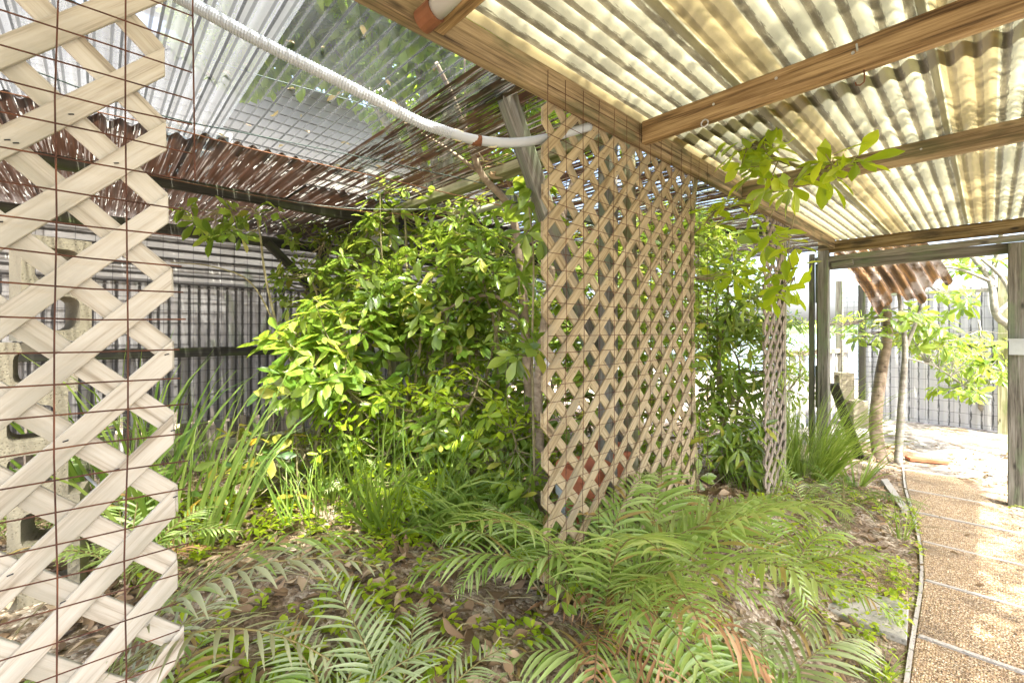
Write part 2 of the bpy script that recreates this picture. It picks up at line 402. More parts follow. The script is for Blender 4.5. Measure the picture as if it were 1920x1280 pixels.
for j in range(41):
    for i in range(61):
        x, y = -6+i*.2, 6.0+j*.2; x2 = x
        sv.append((x2, y + ((.13*math.sin(x*2.3)+.07*math.sin(x*7.1)+.05*math.sin(x*13.7)) if j < 2 else 0), -.05 if j == 0 else .012+.014*math.sin(x*2.7+y)*math.sin(y*2.1)))
for j in range(40):
    for i in range(60): a = j*61+i; sf.append((a, a+1, a+62, a+61))
tag(mo('sand_yard', sv, sf, SAND, smooth=True), kind='structure', label='bright sandy yard beyond the covered walkway')
tag(mo('lake', [(-700, 17, -.03), (700, 17, -.03), (700, 420, -.03), (-700, 420, -.03)], [(0, 1, 2, 3)], WATER), kind='structure')
hv, hf = [], []
for i in range(121):
    x = -480+i*8; h = 3.2+2.2*abs(math.sin(i*.7))+1.6*abs(math.sin(i*1.9+1))
    hv += [(x, 400, -1), (x, 402, h), (x, 430, h*.8)]
for i in range(120): a = i*3; hf += [(a, a+3, a+4, a+1), (a+1, a+4, a+5, a+2)]
tag(mo('far_shore', hv, hf, HILL, smooth=True), kind='structure', label='low green shore across the lake')

# path: aggregate slabs between concrete strips
path = bpy.data.objects.new('path', None); place(path, None, I4); tag(path, kind='structure', label='exposed aggregate path with concrete divider strips')
LY = [(-1.0, -.24), (2.1, -.235), (2.74, -.255), (3.38, -.275), (3.97, -.33), (4.6, -.42), (5.21, -.52), (6.05, -.62)]      # left edge
def _cr(pts, st=.3):
    out = []; y = pts[0][0]
    while y < pts[-1][0]:
        i = max(k for k in range(len(pts)-1) if pts[k][0] <= y); a, b = pts[i], pts[i+1]
        p0 = pts[max(0, i-1)]; p3 = pts[min(len(pts)-1, i+2)]; h = b[0]-a[0]; t = (y-a[0])/h
        m0 = (b[1]-p0[1])/(b[0]-p0[0])*h; m1 = (p3[1]-a[1])/(p3[0]-a[0])*h
        out.append((y, (2*t**3-3*t*t+1)*a[1]+(t**3-2*t*t+t)*m0+(-2*t**3+3*t*t)*b[1]+(t**3-t*t)*m1)); y += st
    return out+[pts[-1]]
LY = _cr(LY)
def lx(y):
    for (a, b), (c, d) in zip(LY, LY[1:]):
        if a <= y <= c: return b+(d-b)*(y-a)/(c-a)
    return LY[-1][1]
def rx(y): return .46 if y < 4.0 else .46-(y-4.0)*.41 if y < 4.8 else .13-(y-4.8)*.235 if y < 5.27 else .02-(y-5.27)*.33
def slab(name, poly, z0, z1, mat, parent):
    n = len(poly); c = .006
    cx, cy_ = sum(p[0] for p in poly)/n, sum(p[1] for p in poly)/n
    ins = [(p[0]+(cx-p[0])*c*3, p[1]+(cy_-p[1])*c*3) for p in poly]
    v = [(p[0], p[1], z0) for p in poly]+[(p[0], p[1], z1-c) for p in poly]+[(p[0], p[1], z1) for p in ins]
    f = [tuple(range(2*n, 3*n))]
    for k in range(n):
        q = (k+1) % n; f += [(k, q, n+q, n+k), (n+k, n+q, 2*n+q, 2*n+k)]
    return mo(name, v, f, mat, parent)
seams = [-1.0, -.3, .35, .95, 1.52, 2.10, 2.74, 3.38, 3.99, 4.60, 5.21, 5.95]
for k, (a, b) in enumerate(zip(seams, seams[1:])):
    g = .013; p = []
    for t in (0, .5, 1): y = a+g+(b-a-2*g)*t; p.append((lx(y)+.0235, y))
    for t in (1, .5, 0): y = a+g+(b-a-2*g)*t; p.append((rx(y), y + .035))
    slab('slab', p[::-1], -.05, .018+.003*math.sin(k*2.1), AGG, path)
    y = b; slab('divider_strip', [(lx(y)+.03, y-g+.002), (rx(y), y-g+.037), (rx(y), y+g+.033), (lx(y)+.03, y+g-.002)], -.05, .022, CONC, path)
for (a, b), (c, d) in zip(LY, LY[1:]):
    slab('edging_strip', [(b+.008, a+.004), (b+.024, a+.004), (d+.024, c-.004), (d+.008, c-.004)], -.05, .016, CONC, path)
# side paving in the bed
P_ = [gnd(*q)[:2] for q in ((1700, 1212), (1540, 1150), (1562, 1108), (1704, 1140))]
tag(slab('paving_slab', P_, -.03, .035, concrete('pale_concrete', (.33, .315, .275), 40, .25), None), 'rough pale concrete slab lying against the path edge', 'slab')
P_ = [gnd(*q)[:2] for q in ((1702, 1130), (1600, 1095), (1612, 1040), (1702, 1062))]
tag(slab('paving_slab', P_, -.04, .012, AGG, None), 'brown pebbled paving slab half hidden under fern fronds', 'slab')
P_ = [gnd(*q)[:2] for q in ((1684, 960), (1625, 950), (1612, 915), (1656, 912))]
tag(slab('paving_slab', P_, -.04, .012, AGG, None), 'small brown pebbled slab far along the path edge by grass', 'slab')
P_ = [gnd(*q)[:2] for q in ((1704, 962), (1690, 962), (1652, 905), (1664, 903))]
tag(slab('kerb_piece', P_, -.03, .035, CONC, None), 'loose grey concrete kerb piece beside the far path slabs', 'kerb')

# ------------------------------------------------------------------ covered walkway (timber frame, fibreglass roof)
BX = -1.078; BB = 2.236; BH = .095; RT = BB+BH+.012
walk = thing('covered_walkway', 'timber framed walkway roof with cream corrugated fibreglass sheets over path', 'walkway', (0, 3, 0))
beam('beam', (BX, -1.2, BB+BH/2), (BX, 5.42, BB+BH/2), .045, BH, W_BEAM, walk)
JY = [-.45, .70, 1.79, 2.965, 5.42]
for k, y in enumerate(JY[:4]):
    j = beam('joist', (BX+.026, y, BB+BH/2+.001), (1.35, y, BB+BH/2+.001), .042, BH+.002, W_JOIST if k < 3 else W_BEAM, walk)
    for q in range(3):
        n_ = MB(); n_.add(*tube([(BX+.2+.22*q+.07*k, y-.020, BB+.055+.01*(q % 2)), (BX+.2+.22*q+.07*k, y-.0235, BB+.055+.01*(q % 2))], .005, 8))
        n_.build('nail_head', STEEL, j, smooth=False)
j3 = beam('joist', (BX-.12, 5.42, BB+BH/2-.03), (1.35, 5.42, BB+BH/2-.03), .045, .115, W_GOLD, walk)
beam('header_board', (BX-.14, 5.385, BB-.105), (.55, 5.385, BB-.08), .022, .055, W_GREY, walk)
beam('header_board', (BX-.14, 5.47, BB-.16), (.55, 5.47, BB-.15), .025, .09, W_GREY, walk)
beam('header_board', (-.55, 5.50, BB-.075), (.55, 5.50, BB-.065), .022, .05, W_GREY, walk)
# a hook, an eye ring and a staple on the joists, pipe stub on the near one
p = onY(1617, 140, 1.79); q = MB()
q.add(*tube([p+Vector((.004, 0, .012)), p+Vector((.006, 0, -.012)), p+Vector((.004, 0, -.026)), p+Vector((-.006, 0, -.032)), p+Vector((-.016, 0, -.028)), p+Vector((-.018, 0, -.018))], .0022, 6))
q.build('hook', RUST, walk, smooth=True)
p = onY(1322, 232, 1.76); q = MB()
q.add(*tube([p+Vector((.014*math.cos(a*.7), -.004, .014*math.sin(a*.7))) for a in range(10)], .003, 6)); q.build('eye_ring', STEEL, walk, smooth=True)
p = onY(1606, 90, 1.765); q = MB(); q.add(*tube([p+Vector((0, 0, .012)), p+Vector((.003, -.006, -.014))], .003, 6)); q.build('staple', STEEL, walk)
p = at(800, 35, 1.20); q = MB()
q.add(*tube([p+Vector((.30, .05, .06)), p+Vector((.02, 0, .0))], .026, 14)); q.build('pipe_stub', PAINTW, walk, smooth=True)
q = MB(); q.add(*tube([p+Vector((.04, .004, .004)), p+Vector((-.012, -.006, -.007))], [.031, .031], 14)); q.build('pipe_socket', RUST, walk)
# posts
beam('post', (BX-.07, 5.40, -.1), (BX-.07, 5.40, BB-.02), .09, .09, W_GREY, walk, label='knotty grey weathered gate post')
beam('post', (BX-.185, 5.45, -.1), (BX-.185, 5.45, BB-.03), .045, .05, W_GREY, walk)
beam('post', (BX-.135, 5.46, .62), (BX-.135, 5.46, 1.05), .035, .05, W_GREY, walk)
beam('post', (BX-.135, 5.46, 1.7), (BX-.135, 5.46, 2.1), .035, .05, W_GREY, walk)
beam('post', (BX-.135, 5.47, 0), (BX-.135, 5.47, 2.1), .02, .03, simple('red_rusted_strip', (.16, .05, .025), .8, .5, 20), walk)
pr = gnd(1906, 950); pr = Vector((.15, 5.40, 0))
beam('post', (pr.x, pr.y, -.1), (pr.x, pr.y, BB-.125), .10, .10, W_GREY, walk, label='grey post with rusty stained foot')
beam('brace', (BX+.0, 5.40, BB-.17), (BX+.17, 5.40, BB-.155), .05, .05, W_GREY, walk)
beam('post', (BX-.06, 4.02, -.05), (BX-.06, 4.02, BB+.01), .05, .075, W_MOSS, walk)
beam('post', onX(1140, 1000, BX-.18)*1.0, onX(1140, 330, BX-.18) + Vector((0, 0, .4)), .07, .07, W_GREY, walk)
beam('post', onX(1185, 960, BX-.12), onX(1178, 330, BX-.12)+Vector((0, 0, .25)), .05, .05, W_MOSS, walk)
# roof sheets: corrugations run along Y, waves across X
def corr(name, L, W, pitch, amp, mats, parent, M, nseg=12, ppw=8, goldfn=None, sag=0, rng=random.Random(3), y0=0.0):
    n = int(W/pitch*ppw); v, f, mi = [], [], []
    for i in range(nseg+1):
        for k in range(n+1):
            y = y0+W*k/n; x = L*i/nseg
            v.append((x, y, amp*math.cos(2*math.pi*y/pitch)+sag*math.sin(x*3.1+y*2)+rng.uniform(-.0006, .0006)))
    for i in range(nseg):
        for k in range(n):
            a = i*(n+1)+k; f.append((a, a+1, a+n+2, a+n+1)); mi.append(1 if goldfn and goldfn(y0+W*(k+.5)/n, L*(i+.5)/nseg) else 0)
    return mo(name, v, f, mats, parent, M, smooth=True, mi=mi)
MY = Matrix(((0, -1, 0, 0), (1, 0, 0, 0), (0, 0, 1, 0), (0, 0, 0, 1)))          # local x -> +Y, local y -> -X
k = 0
x0 = 1.458
while x0 > -1.0:
    Wd = .528; ys_ = .19 if k == 0 else 0.0
    wd = Wd+.02-ys_ if x0-Wd > -1.0 else x0+1.072
    for (ya, yb, dz) in ((-1.3, 2.2, .0035), (2.08, 5.62, 0)):
        M = Matrix.Translation((x0, ya, RT+dz+.0016*(k % 2))) @ MY
        corr('roof_sheet', yb-ya, wd, PITCH, .0105, [P_CREAM, P_GOLD], walk, M, nseg=20, goldfn=lambda y, x: .383 < y < .52, sag=.002, y0=ys_)
    x0 -= Wd; k += 1

# ------------------------------------------------------------------ shade house on the other side of the beam
FX = -5.0                         # back fence
def rz(x): return RT+.0 + (BX-x)*.018            # roof height
shade = thing('shade_house', 'old shade house with clear and rusted corrugated roof behind lattice', 'shade house', (-3, 2, 0))
MX = Matrix(((-1, 0, 0, 0), (0, -1, 0, 0), (0, 0, 1, 0), (0, 0, 0, 1)))         # local x -> -X, local y -> -Y
def xsheet(name, xa, xb, ya, yb, pitch, amp, mat, dz=0, **k):
    sl_ = math.atan2(rz(xb)-rz(xa), xa-xb)
    M = Matrix.Translation((xa, yb, rz(xa)+dz)) @ MX @ Matrix.Rotation(-sl_, 4, 'Y')
    return corr(name, xa-xb, yb-ya, pitch, amp, mat, shade, M, **k)
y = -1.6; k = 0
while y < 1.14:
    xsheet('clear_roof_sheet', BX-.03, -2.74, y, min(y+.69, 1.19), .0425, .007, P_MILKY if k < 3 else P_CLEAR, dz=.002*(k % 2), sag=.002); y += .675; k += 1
y = -1.6; k = 0
while y < 6.0:
    xa = -2.60 if y < .9 else BX-.04
    if xa < -2:
        xsheet('rusted_roof_sheet', xa+.05*math.sin(k*2.3), -5.25, y, y+.66, .068, .012, P_RUST, dz=-.03+.002*(k % 2), sag=.003)
    else:
        xsheet('rusted_roof_sheet', xa, -3.1, y, y+.66, .068, .012, P_RUSTH, dz=-.004+.002*(k % 2), sag=.003)
        xsheet('rusted_roof_sheet', -3.0, -5.25, y, y+.66, .068, .012, P_RUST, dz=-.03+.002*(k % 2), sag=.003)
    y += .645; k += 1
beam('purlin', (-3.42, -1.6, rz(-3.4)-.075), (-3.42, 6.2, rz(-3.4)-.075), .04, .07, W_DARK, shade)
beam('purlin', (-2.2, 1.9, rz(-2.2)-.06), (-2.2, 6.2, rz(-2.2)-.06), .04, .06, W_DARK, shade)
beam('rafter', (BX-.05, 1.68, rz(BX)-.055), (-3.38, 1.66, rz(-3.38)-.07), .09, .05, W_MOSS, shade)
beam('rafter', (BX-.05, 4.3, rz(BX)-.055), (-5.0, 4.3, rz(-5)-.07), .05, .09, W_DARK, shade)
beam('eave_rail', (FX, -1.6, rz(FX)-.10), (FX, 6.2, rz(FX)-.10), .06, .10, W_DARK, shade)
beam('middle_rail', (FX+.03, -1.6, 1.215), (FX+.03, 6.2, 1.215), .05, .085, W_DARK, shade)
beam('bottom_rail', (FX, -1.6, .33), (FX, 6.2, .33), .04, .08, W_MOSS, shade)
for y in (-1.5, 1.80, 4.4):
    beam('fence_post', (FX+.05, y, -.1), (FX+.05, y, rz(FX)-.15), .10, .10, W_DARK, shade)
beam('corner_brace', (FX+.06, 1.25, rz(FX)-.12), (FX+.08, 1.82, rz(FX)-.70), .05, .085, W_DARK, shade)
beam('post', at(712, 800, 3.55), at(706, 400, 3.55), .075, .06, PAINTW, shade, label='white peeling post under the purlin')
beam('post', at(742, 800, 3.62), at(738, 405, 3.62), .07, .06, W_MOSS, shade)
beam('post', at(700, 860, 4.2), at(690, 430, 4.2), .07, .07, W_BARK, shade)
# wall sheets: lower upright corrugations, upper lying ones
MWU = Matrix(((0, 0, 1, 0), (0, 1, 0, 0), (1, 0, 0, 0), (0, 0, 0, 1)))          # local x -> +Z, y -> +Y, z -> +X
MWH = Matrix(((0, 0, 1, 0), (1, 0, 0, 0), (0, 1, 0, 0), (0, 0, 0, 1)))          # local x -> +Y, y -> +Z, z -> +X
y = -1.6
while y < 6.0:
    corr('wall_sheet', 1.27, .66, .075, .011, P_WALL, shade, Matrix.Translation((FX-.045+.003*math.sin(y*9), y, .56)) @ MWU, nseg=4)
    y += .655
y = -1.6
while y < 6.0:
    corr('upper_wall_sheet', 1.3, .52, .075, .010, P_WALL, shade, Matrix.Translation((FX-.06, y, 1.80)) @ MWH, nseg=4)
    y += 1.29
for i in range(60):                                             # palings under the sheets
    y = -1.55+i*.13
    beam('paling', (FX-.02, y, -.02), (FX-.02+rng.uniform(-.01, .01), y+rng.uniform(-.01, .01), .55+rng.uniform(-.03, .03)), .075, .014, W_LATHG, shade, cham=.002)

def wiregrid(name, label, X, ya, yb, za, zb, dy, dz, r, mat, jit=.002, seed=1, plane='X', over=.0, free=0):
    rg = random.Random(seed); m = MB(); ny_ = int((yb-ya)/dy); nz_ = int((zb-za)/dz)
    def pt(y, z): 
        o = jit*(math.sin(y*9+z*5+seed)+math.sin(z*13+seed*2)); 
        return (X+o, y, z) if plane == 'X' else (y, X+o, z)
    for i in range(ny_+1):
        y = ya+i*dy; o = rg.uniform(-1, 1)*.004
        m.add(*tube([pt(y+o+rg.uniform(-jit, jit), za+(zb-za)*t/12) for t in range(13)], r, 4), rg.random())
    for j in range(nz_+1):
        z = za+j*dz; e = rg.uniform(0, over) if not free or z < free[1] else free[0]+.006-yb
        n = max(8, int((yb-ya)/.12))
        m.add(*tube([pt(ya+(yb+e-ya)*t/n, z+rg.uniform(-jit, jit)) for t in range(n+1)], r, 4), rg.random())
    if free: m.add(*tube([pt(free[0]+.01*(1-t/10), free[1]-.03+(zb-free[1])*t/10) for t in range(11)], r, 4))
    return tag(m.build(name, mat), label, 'wire mesh')
wiregrid('wire_mesh', 'black square wire mesh stapled over the back fence', FX+.0, -1.55, 6.0, .05, 2.30, .11, .11, .0016, BLACKW, .004, 4)
wiregrid('wire_mesh', 'rusty welded wire mesh hung in front of the tall pale lattice', -1.035, -1.001, .11, .42, 2.75, .0865, .0527, .0014, RUSTY, .0034, 2, over=.02, free=(.127, 1.72))
wiregrid('wire_mesh', 'rusty welded wire mesh nailed over the middle lattice and beam', -1.048, 1.15, 2.50, .45, 2.312, .0985, .0585, .00125, RUSTY, .0022, 7, over=.02)
wiregrid('wire_mesh', 'fine wire mesh over the narrow far lattice strip', BX+.0, 3.53, 4.0, .5, 2.23, .05, .06, .001, BLACKW, .003, 9)
wiregrid('wire_mesh', 'sagging wire mesh hanging beyond the grey gate post', 5.65, -1.05, -.72, .8, 2.1, .05, .05, .0014, BLACKW, .004, 5, plane='Y')

# ------------------------------------------------------------------ lattice panels, one object for every lath
def clip(poly, ax, val, keep_less):
    out = []; n = len(poly)
    for i in range(n):
        p, q = poly[i], poly[(i+1) % n]
        ip = (p[ax] <= val) == keep_less; iq = (q[ax] <= val) == keep_less
        if ip: out.append(p)
        if ip != iq:
            t = (val-p[ax])/(q[ax]-p[ax]); out.append(tuple(p[k]+(q[k]-p[k])*t for k in (0, 1)))
    return out
def lattice(label, X, ya, za, Wp, Hp, tip, tipside, mat, tilt=0, pitch=.1397, lw=.038, th=.0075, seed=1, drop=(), bend=0):
    """panel in the plane X = const; a lath crossing falls on the edge at height tip"""
    rg = random.Random(seed); hw = lw/math.sqrt(2)
    root = thing('lattice_panel', label, 'lattice', (X, ya, za))
    s2 = 1/math.sqrt(2); ye = ya+Wp if tipside > 0 else ya
    pivot = Matrix.Translation((X, ye, za+Hp/2)) @ Matrix.Rotation(tilt, 4, 'X') @ Matrix.Translation((-X, -ye, -za-Hp/2))
    for sgn in (1, -1):
        # lines y*1 - sgn*z = c through (ye, tip + k*pitch)
        c0 = ye - sgn*tip
        for k in range(-60, 61):
            c = c0+k*pitch
            # long strip polygon in (y, z)
            cy_ = ya+Wp/2; cz_ = sgn*(cy_-c); L = 4
            j = rg.uniform(-.0015, .0015)
            base = [(cy_-L, cz_-sgn*L), (cy_+L, cz_+sgn*L)]
            poly = [(base[0][0], base[0][1]-hw*1.0+j), (base[1][0], base[1][1]-hw+j), (base[1][0], base[1][1]+hw+j), (base[0][0], base[0][1]+hw+j)]
            e = rg.uniform(-.004, .004)
            for ax, val, less in ((0, ya+Wp+e, True), (0, ya+e, False), (1, za+Hp, True), (1, za, False)):
                if poly: poly = clip(poly, ax, val, less)
            if len(poly) < 3: continue
            area = abs(sum(poly[i][0]*poly[(i+1) % len(poly)][1]-poly[(i+1) % len(poly)][0]*poly[i][1] for i in range(len(poly))))/2
            if area < .0004: continue
            my, mz = sum(p[0] for p in poly)/len(poly), sum(p[1] for p in poly)/len(poly)
            if any(abs(my-dy) < .05 and abs(mz-dz) < .05 for dy, dz in drop): continue
            xo = X + (.0042 if sgn > 0 else -.0042) + rg.uniform(-.0006, .0006)
            # local frame: x along lath, z = world +X
            xd = Vector((0, s2, sgn*s2)); zd = Vector((1, 0, 0)); yd = zd.cross(xd)
            M = Matrix((xd, yd, zd)).transposed().to_4x4(); M.translation = (xo, my, mz)
            loc = [((p[0]-my)*xd.y+(p[1]-mz)*xd.z, (p[0]-my)*yd.y+(p[1]-mz)*yd.z) for p in poly]
            if sum(loc[i][0]*loc[(i+1) % len(loc)][1]-loc[(i+1) % len(loc)][0]*loc[i][1] for i in range(len(loc))) < 0: loc.reverse()
            n = len(loc); t2 = th/2; cxl = sum(p[0] for p in loc)/n; b = .0012
            def ins(p): 
                return (p[0]*(1-b*2), p[1]-math.copysign(min(b, abs(p[1])), p[1]))
            v = [(p[0], p[1], -t2) for p in loc]+[(p[0], p[1], t2-b) for p in loc]+[(*ins(p), t2) for p in loc]
            f = [tuple(range(n-1, -1, -1)), tuple(range(2*n, 3*n))]
            for i in range(n):
                q = (i+1) % n; f += [(i, q, n+q, n+i), (n+i, n+q, 2*n+q, 2*n+i)]
            mo('lath', v, f, mat, root, pivot @ M)
    return root
def staples(root, X, ya, yb, za, zb, ye, tip, n, seed, rusty=()):
    rg = random.Random(seed); m = MB()
    for i in range(n):
        y = ye-.06985*rg.randint(0, int((ye-ya)/.07)) if yb <= ye+.001 else rg.uniform(ya, yb); z = rg.uniform(za, zb)
        k = round((z-tip-(y-ye))/.1397); z = tip+(y-ye)+k*.1397
        a = Vector((X, y+rg.uniform(-.01, .01), z+rg.uniform(-.008, .008)))
        m.add(*tube([a+Vector((0, -.0035, -.001)), a+Vector((.0006, .0035, .001))], .0011, 4))
    m.build('staples', BLACKW, root)['kind'] = 'stuff'
L1 = lattice('tall pale lattice panel close by in front of stacked concrete blocks', -1.075, -.82, .36, .925, 2.33, 1.916, 1, W_LATHW, tilt=R(1.2), seed=2)
staples(L1, -1.0660, -.6, .1, .5, 2.4, .105, 1.916, 60, 3)
LXM = -1.108
a1, b1 = onX(1017, 300, LXM).y, onX(1301, 400, LXM).y
L2 = lattice('wide tan lattice panel hanging under the roof beam beside slender trunk', LXM, a1, .37, b1-a1, 1.90, onX(1016, 284, LXM).z, -1, W_LATH, seed=5)
staples(L2, LXM+.0088, a1, b1, .6, 2.2, a1, onX(1016, 284, LXM).z, 110, 4)
a2, b2 = onX(1432, 600, LXM).y, 3.985
L3 = lattice('narrow grey lattice strip further along beside a square post', LXM, a2, .03, b2-a2, 2.26, 1.3, -1, W_LATHG, tilt=R(.6), seed=8)
staples(L3, LXM+.0088, a2, b2, .3, 2.2, a2, 1.3, 30, 6)

# ------------------------------------------------------------------ conduit, cables, pipe, leaning timber
con = thing('conduit', 'sagging white ribbed plastic conduit running under the clear roof', 'conduit', at(700, 185, 1.42))
cpx = [(330, -8, 1.18), (400, 30, 1.20), (480, 74, 1.24), (560, 115, 1.29), (640, 155, 1.34), (720, 196, 1.40), (790, 231, 1.46), (845, 250, 1.50)]
pts = spline([at(*c) for c in cpx], 60); rr = [.0172+.0010*(1 if i % 4 < 2 else -1) for i in range(len(pts))]
m = MB(); m.add(*tube(pts, rr, 12)); m.build('ribbed_hose', PVC, con, smooth=False)
cp2 = [(840, 248, 1.497), (890, 262, 1.54), (960, 268, 1.60), (1027, 259, 1.67), (1105, 238, 1.79)]
m = MB(); m.add(*tube(spline([at(*c) for c in cp2], 10), .0165, 14)); m.build('smooth_pipe', PVC, con, smooth=True)
for (xa, ya_), (xb, yb_), mt, d0 in (((851, 250), (866, 256), TAPE, 1.512), ((885, 261), (902, 264), RUST, 1.54), ((917, 265), (930, 267), TAPE, 1.567)):
    m = MB(); m.add(*tube([at(xa, ya_+1.5, d0), at(xb, yb_+.5, d0+.01)], .0185, 14)); m.build('band', mt, con, smooth=True)
def cable(label, pxs, r, mat):
    m = MB(); m.add(*tube(spline([at(*c) for c in pxs], 8), r, 5)); tag(m.build('cable', mat, smooth=True), label, 'cable')
cable('dark green cable just under the white conduit', [(60, -30, 1.2), (310, 78, 1.5), (480, 140, 1.8), (742, 212, 2.1), (900, 262, 2.3)], .0028, GREENW)
cable('thin green cable across the clear sheets above the rusted roof edge', [(-40, 95, 1.4), (290, 213, 1.7), (480, 254, 2.0), (760, 312, 2.4), (960, 356, 2.6)], .0026, GREENW)
cable('rusty orange cable running below the clear roof sheets', [(-30, 165, 1.5), (300, 236, 1.7), (480, 281, 1.9), (700, 330, 2.2), (950, 388, 2.5)], .0026, ORANGEW)
cable('pale cable slung under the dark purlin', [(40, 275, 2.4), (330, 338, 2.7), (560, 380, 2.9), (700, 392, 3.0), (870, 391, 3.1)], .003, PALEW)
cable('lower thin rusty cable under the dark purlin', [(100, 290, 2.4), (400, 352, 2.7), (640, 392, 3.0), (860, 408, 3.2)], .0022, ORANGEW)
m = MB(); m.add(*tube([at(730, 446, 3.95), at(850, 409, 3.35), at(948, 379, 2.93)], .022, 12))
tag(m.build('plastic_pipe', PVCG, smooth=True), 'old cream plastic pipe slung below the rusted roof', 'pipe')
tag(beam('leaning_timber', at(925, 110, 1.78), at(1180, 860, 2.55), .115, .06, W_GREY, roll=.6), 'grey weathered timber leaning from the beam down behind the lattice', 'timber')

# broken sheet hanging at the gateway
c0, c1, c2 = at(1560, 478, 4.95), at(1706, 450, 4.85), at(1626, 570, 4.75)
xd = (c2-c0).normalized(); yd = (c1-c0); yd = (yd-xd*yd.dot(xd)).normalized(); zd = xd.cross(yd)
M = Matrix((xd, yd, zd)).transposed().to_4x4(); M.translation = c0
def hang():
    pitch, amp, nseg, Wd = .105, .022, 10, .84; n = 70; v, f = [], []
    for i in range(nseg+1):
        for k in range(n+1):
            y = Wd*k/n; L = .74+.05*math.sin(y*17)+.03*math.sin(y*41); x = L*i/nseg - .04*math.sin(y*9)
            v.append((x, y, amp*math.cos(2*math.pi*y/pitch)+.06*math.sin(x*4)))
    for i in range(nseg):
        for k in range(n): a = i*(n+1)+k; f.append((a, a+1, a+n+2, a+n+1))
    return mo('roofing_sheet', v, f, P_BROWN, None, M, smooth=True)
tag(hang(), 'broken brown corrugated sheet dangling from the gateway beam', 'roof sheet')
b_ = thing('junction_box', 'small grey electrical box on the gate post with rusty foot', 'box', (.15, 5.34, 1.33))
v, f = boxv((.105, 5.27, 1.22), (.205, 5.345, 1.33)); mo('box', v, f, BOXG, b_)
v, f = boxv((.10, 5.262, 1.33), (.21, 5.345, 1.345)); mo('lid', v, f, BOXG, b_)

# ------------------------------------------------------------------ concrete blocks
def block_mesh(w=.19, l=.39, d=.19, holes=True):
    """standing block: width y, height z = l, depth x = d; cells run through x"""
    def rr_(cy_, cz_, hy, hz, r):
        o = []
        for (sy_, sz_, a0) in ((1, 1, 0), (-1, 1, 90), (-1, -1, 180), (1, -1, 270)):
            for t in range(4):
                a = R(a0+t*30); o.append((cy_+sy_*(hy-r)+r*math.cos(a), cz_+sz_*(hz-r)+r*math.sin(a)))
        return o
    outer = [(-w/2, 0), (w/2, 0), (w/2, l), (-w/2, l)]
    loops = [outer]+([rr_(0, l*.27, w/2-.034, l*.165, .03)[::-1], rr_(0, l*.73, w/2-.034, l*.165, .03)[::-1]] if holes else [])
    flat = [p for lp in loops for p in lp]
    tri = geometry.tessellate_polygon([[Vector((p[0], p[1], 0)) for p in lp] for lp in loops])
    n = len(flat); rg = random.Random(4)
    v = [(d/2, p[0], p[1]) for p in flat]+[(-d/2, p[0], p[1]) for p in flat]
    f = [tuple(t) for t in tri]+[(c+n, b+n, a+n) for a, b, c in tri]
    s = 0
    for lp in loops:
        for i in range(len(lp)): a, b = s+i, s+(i+1) % len(lp); f.append((a, a+n, b+n, b))
        s += len(lp)
    me = mkmesh('concrete_block', v, f, BLOCK)
    return me
BK = block_mesh(); BKS = block_mesh(holes=False)
def block(label, p, rz_=0, me=None, lay=False):
    o = bpy.data.objects.new('concrete_block', me or BK)
    M = Matrix.Translation(p) @ Matrix.Rotation(rz_, 4, 'Z')
    if lay: M = M @ Matrix.Translation((0, -.195, .095)) @ Matrix.Rotation(R(-90), 4, 'X')
    place(o, None, M); return tag(o, label, 'block', 'stacked concrete blocks')
bx, by = -2.50, -.13
block('bottom concrete block of the stack behind the tall pale lattice', (bx, by-.02, .0), .1)
block('second lowest concrete block in the stack behind tall pale lattice', (bx+.02, by-.0, .39), -.12)
block('concrete block with two arched hollows midway up the stack', (bx+.01, by-.05, .78), .06)
block('concrete block lying flat in the stack under the top one', (bx-.01, by-.12, 1.17), .02, lay=True)
block('upright concrete block topping the stack behind the tall pale lattice', (bx+.01, by-.0, 1.365), .25)
block('second short stack concrete block left of the blocks behind lattice', (bx+.05, by-.42, .0), .2)
block('concrete block standing on the short leftmost stack', (bx+.05, by-.40, .39), .1)
g0 = gnd(1605, 800); g0.z = .02
block('concrete block on the sand behind the gate post', g0, .5, lay=True)
block('concrete block stacked on another behind the gate post', g0+Vector((-.05, .02, .19)), .7, lay=True)
block('upright topmost concrete block behind the gate post', g0+Vector((-.15, .03, .38)), .6)
tag(beam('loose_plank', gnd(1612, 862)+Vector((0, 0, .02)), onY(1563, 720, 5.55), .09, .03, W_DARK, roll=.3), 'dark plank leaning against the grey gate post', 'plank')

# ------------------------------------------------------------------ rear fence of white sheets
rear = thing('rear_fence', 'white corrugated sheet fence at the end of the sandy yard', 'fence', (-.5, 9.1, 0))
MR = Matrix(((0, 1, 0, 0), (0, 0, -1, 0), (1, 0, 0, 0), (0, 0, 0, 1)))            # local x -> +Z, y -> +X, z -> -Y
x = -1.45; k = 0
while x < 1.2:
    corr('fence_sheet', 2.0+.02*math.sin(k*3), .665, .11, .012, P_WHITE, rear, Matrix.Translation((x, 9.12+.003*(k % 2), .03)) @ MR, nseg=3); x += .66; k += 1
for x in (-1.40, .12, 1.2): beam('fence_post', (x, 9.02, -.1), (x, 9.02, 2.15), .09, .09, W_DARK if x < 0 else W_MOSS, rear)
beam('fence_rail', (-1.4, 9.06, 1.2), (1.2, 9.06, 1.2), .04, .05, W_DARK, rear)
beam('fence_rail', (-1.4, 9.06, 1.98), (1.2, 9.06, 1.98), .04, .05, W_GREY, rear)
wiregrid('wire_mesh', 'dark wire mesh over the white rear fence', 9.0, -1.4, 1.2, .1, 2.05, .15, .15, .002, BLACKW, .004, 12, plane='Y')
sf_ = thing('side_fence', 'white painted side panel fence by the stacked blocks in the yard', 'fence', (-2, 7.6, 0))
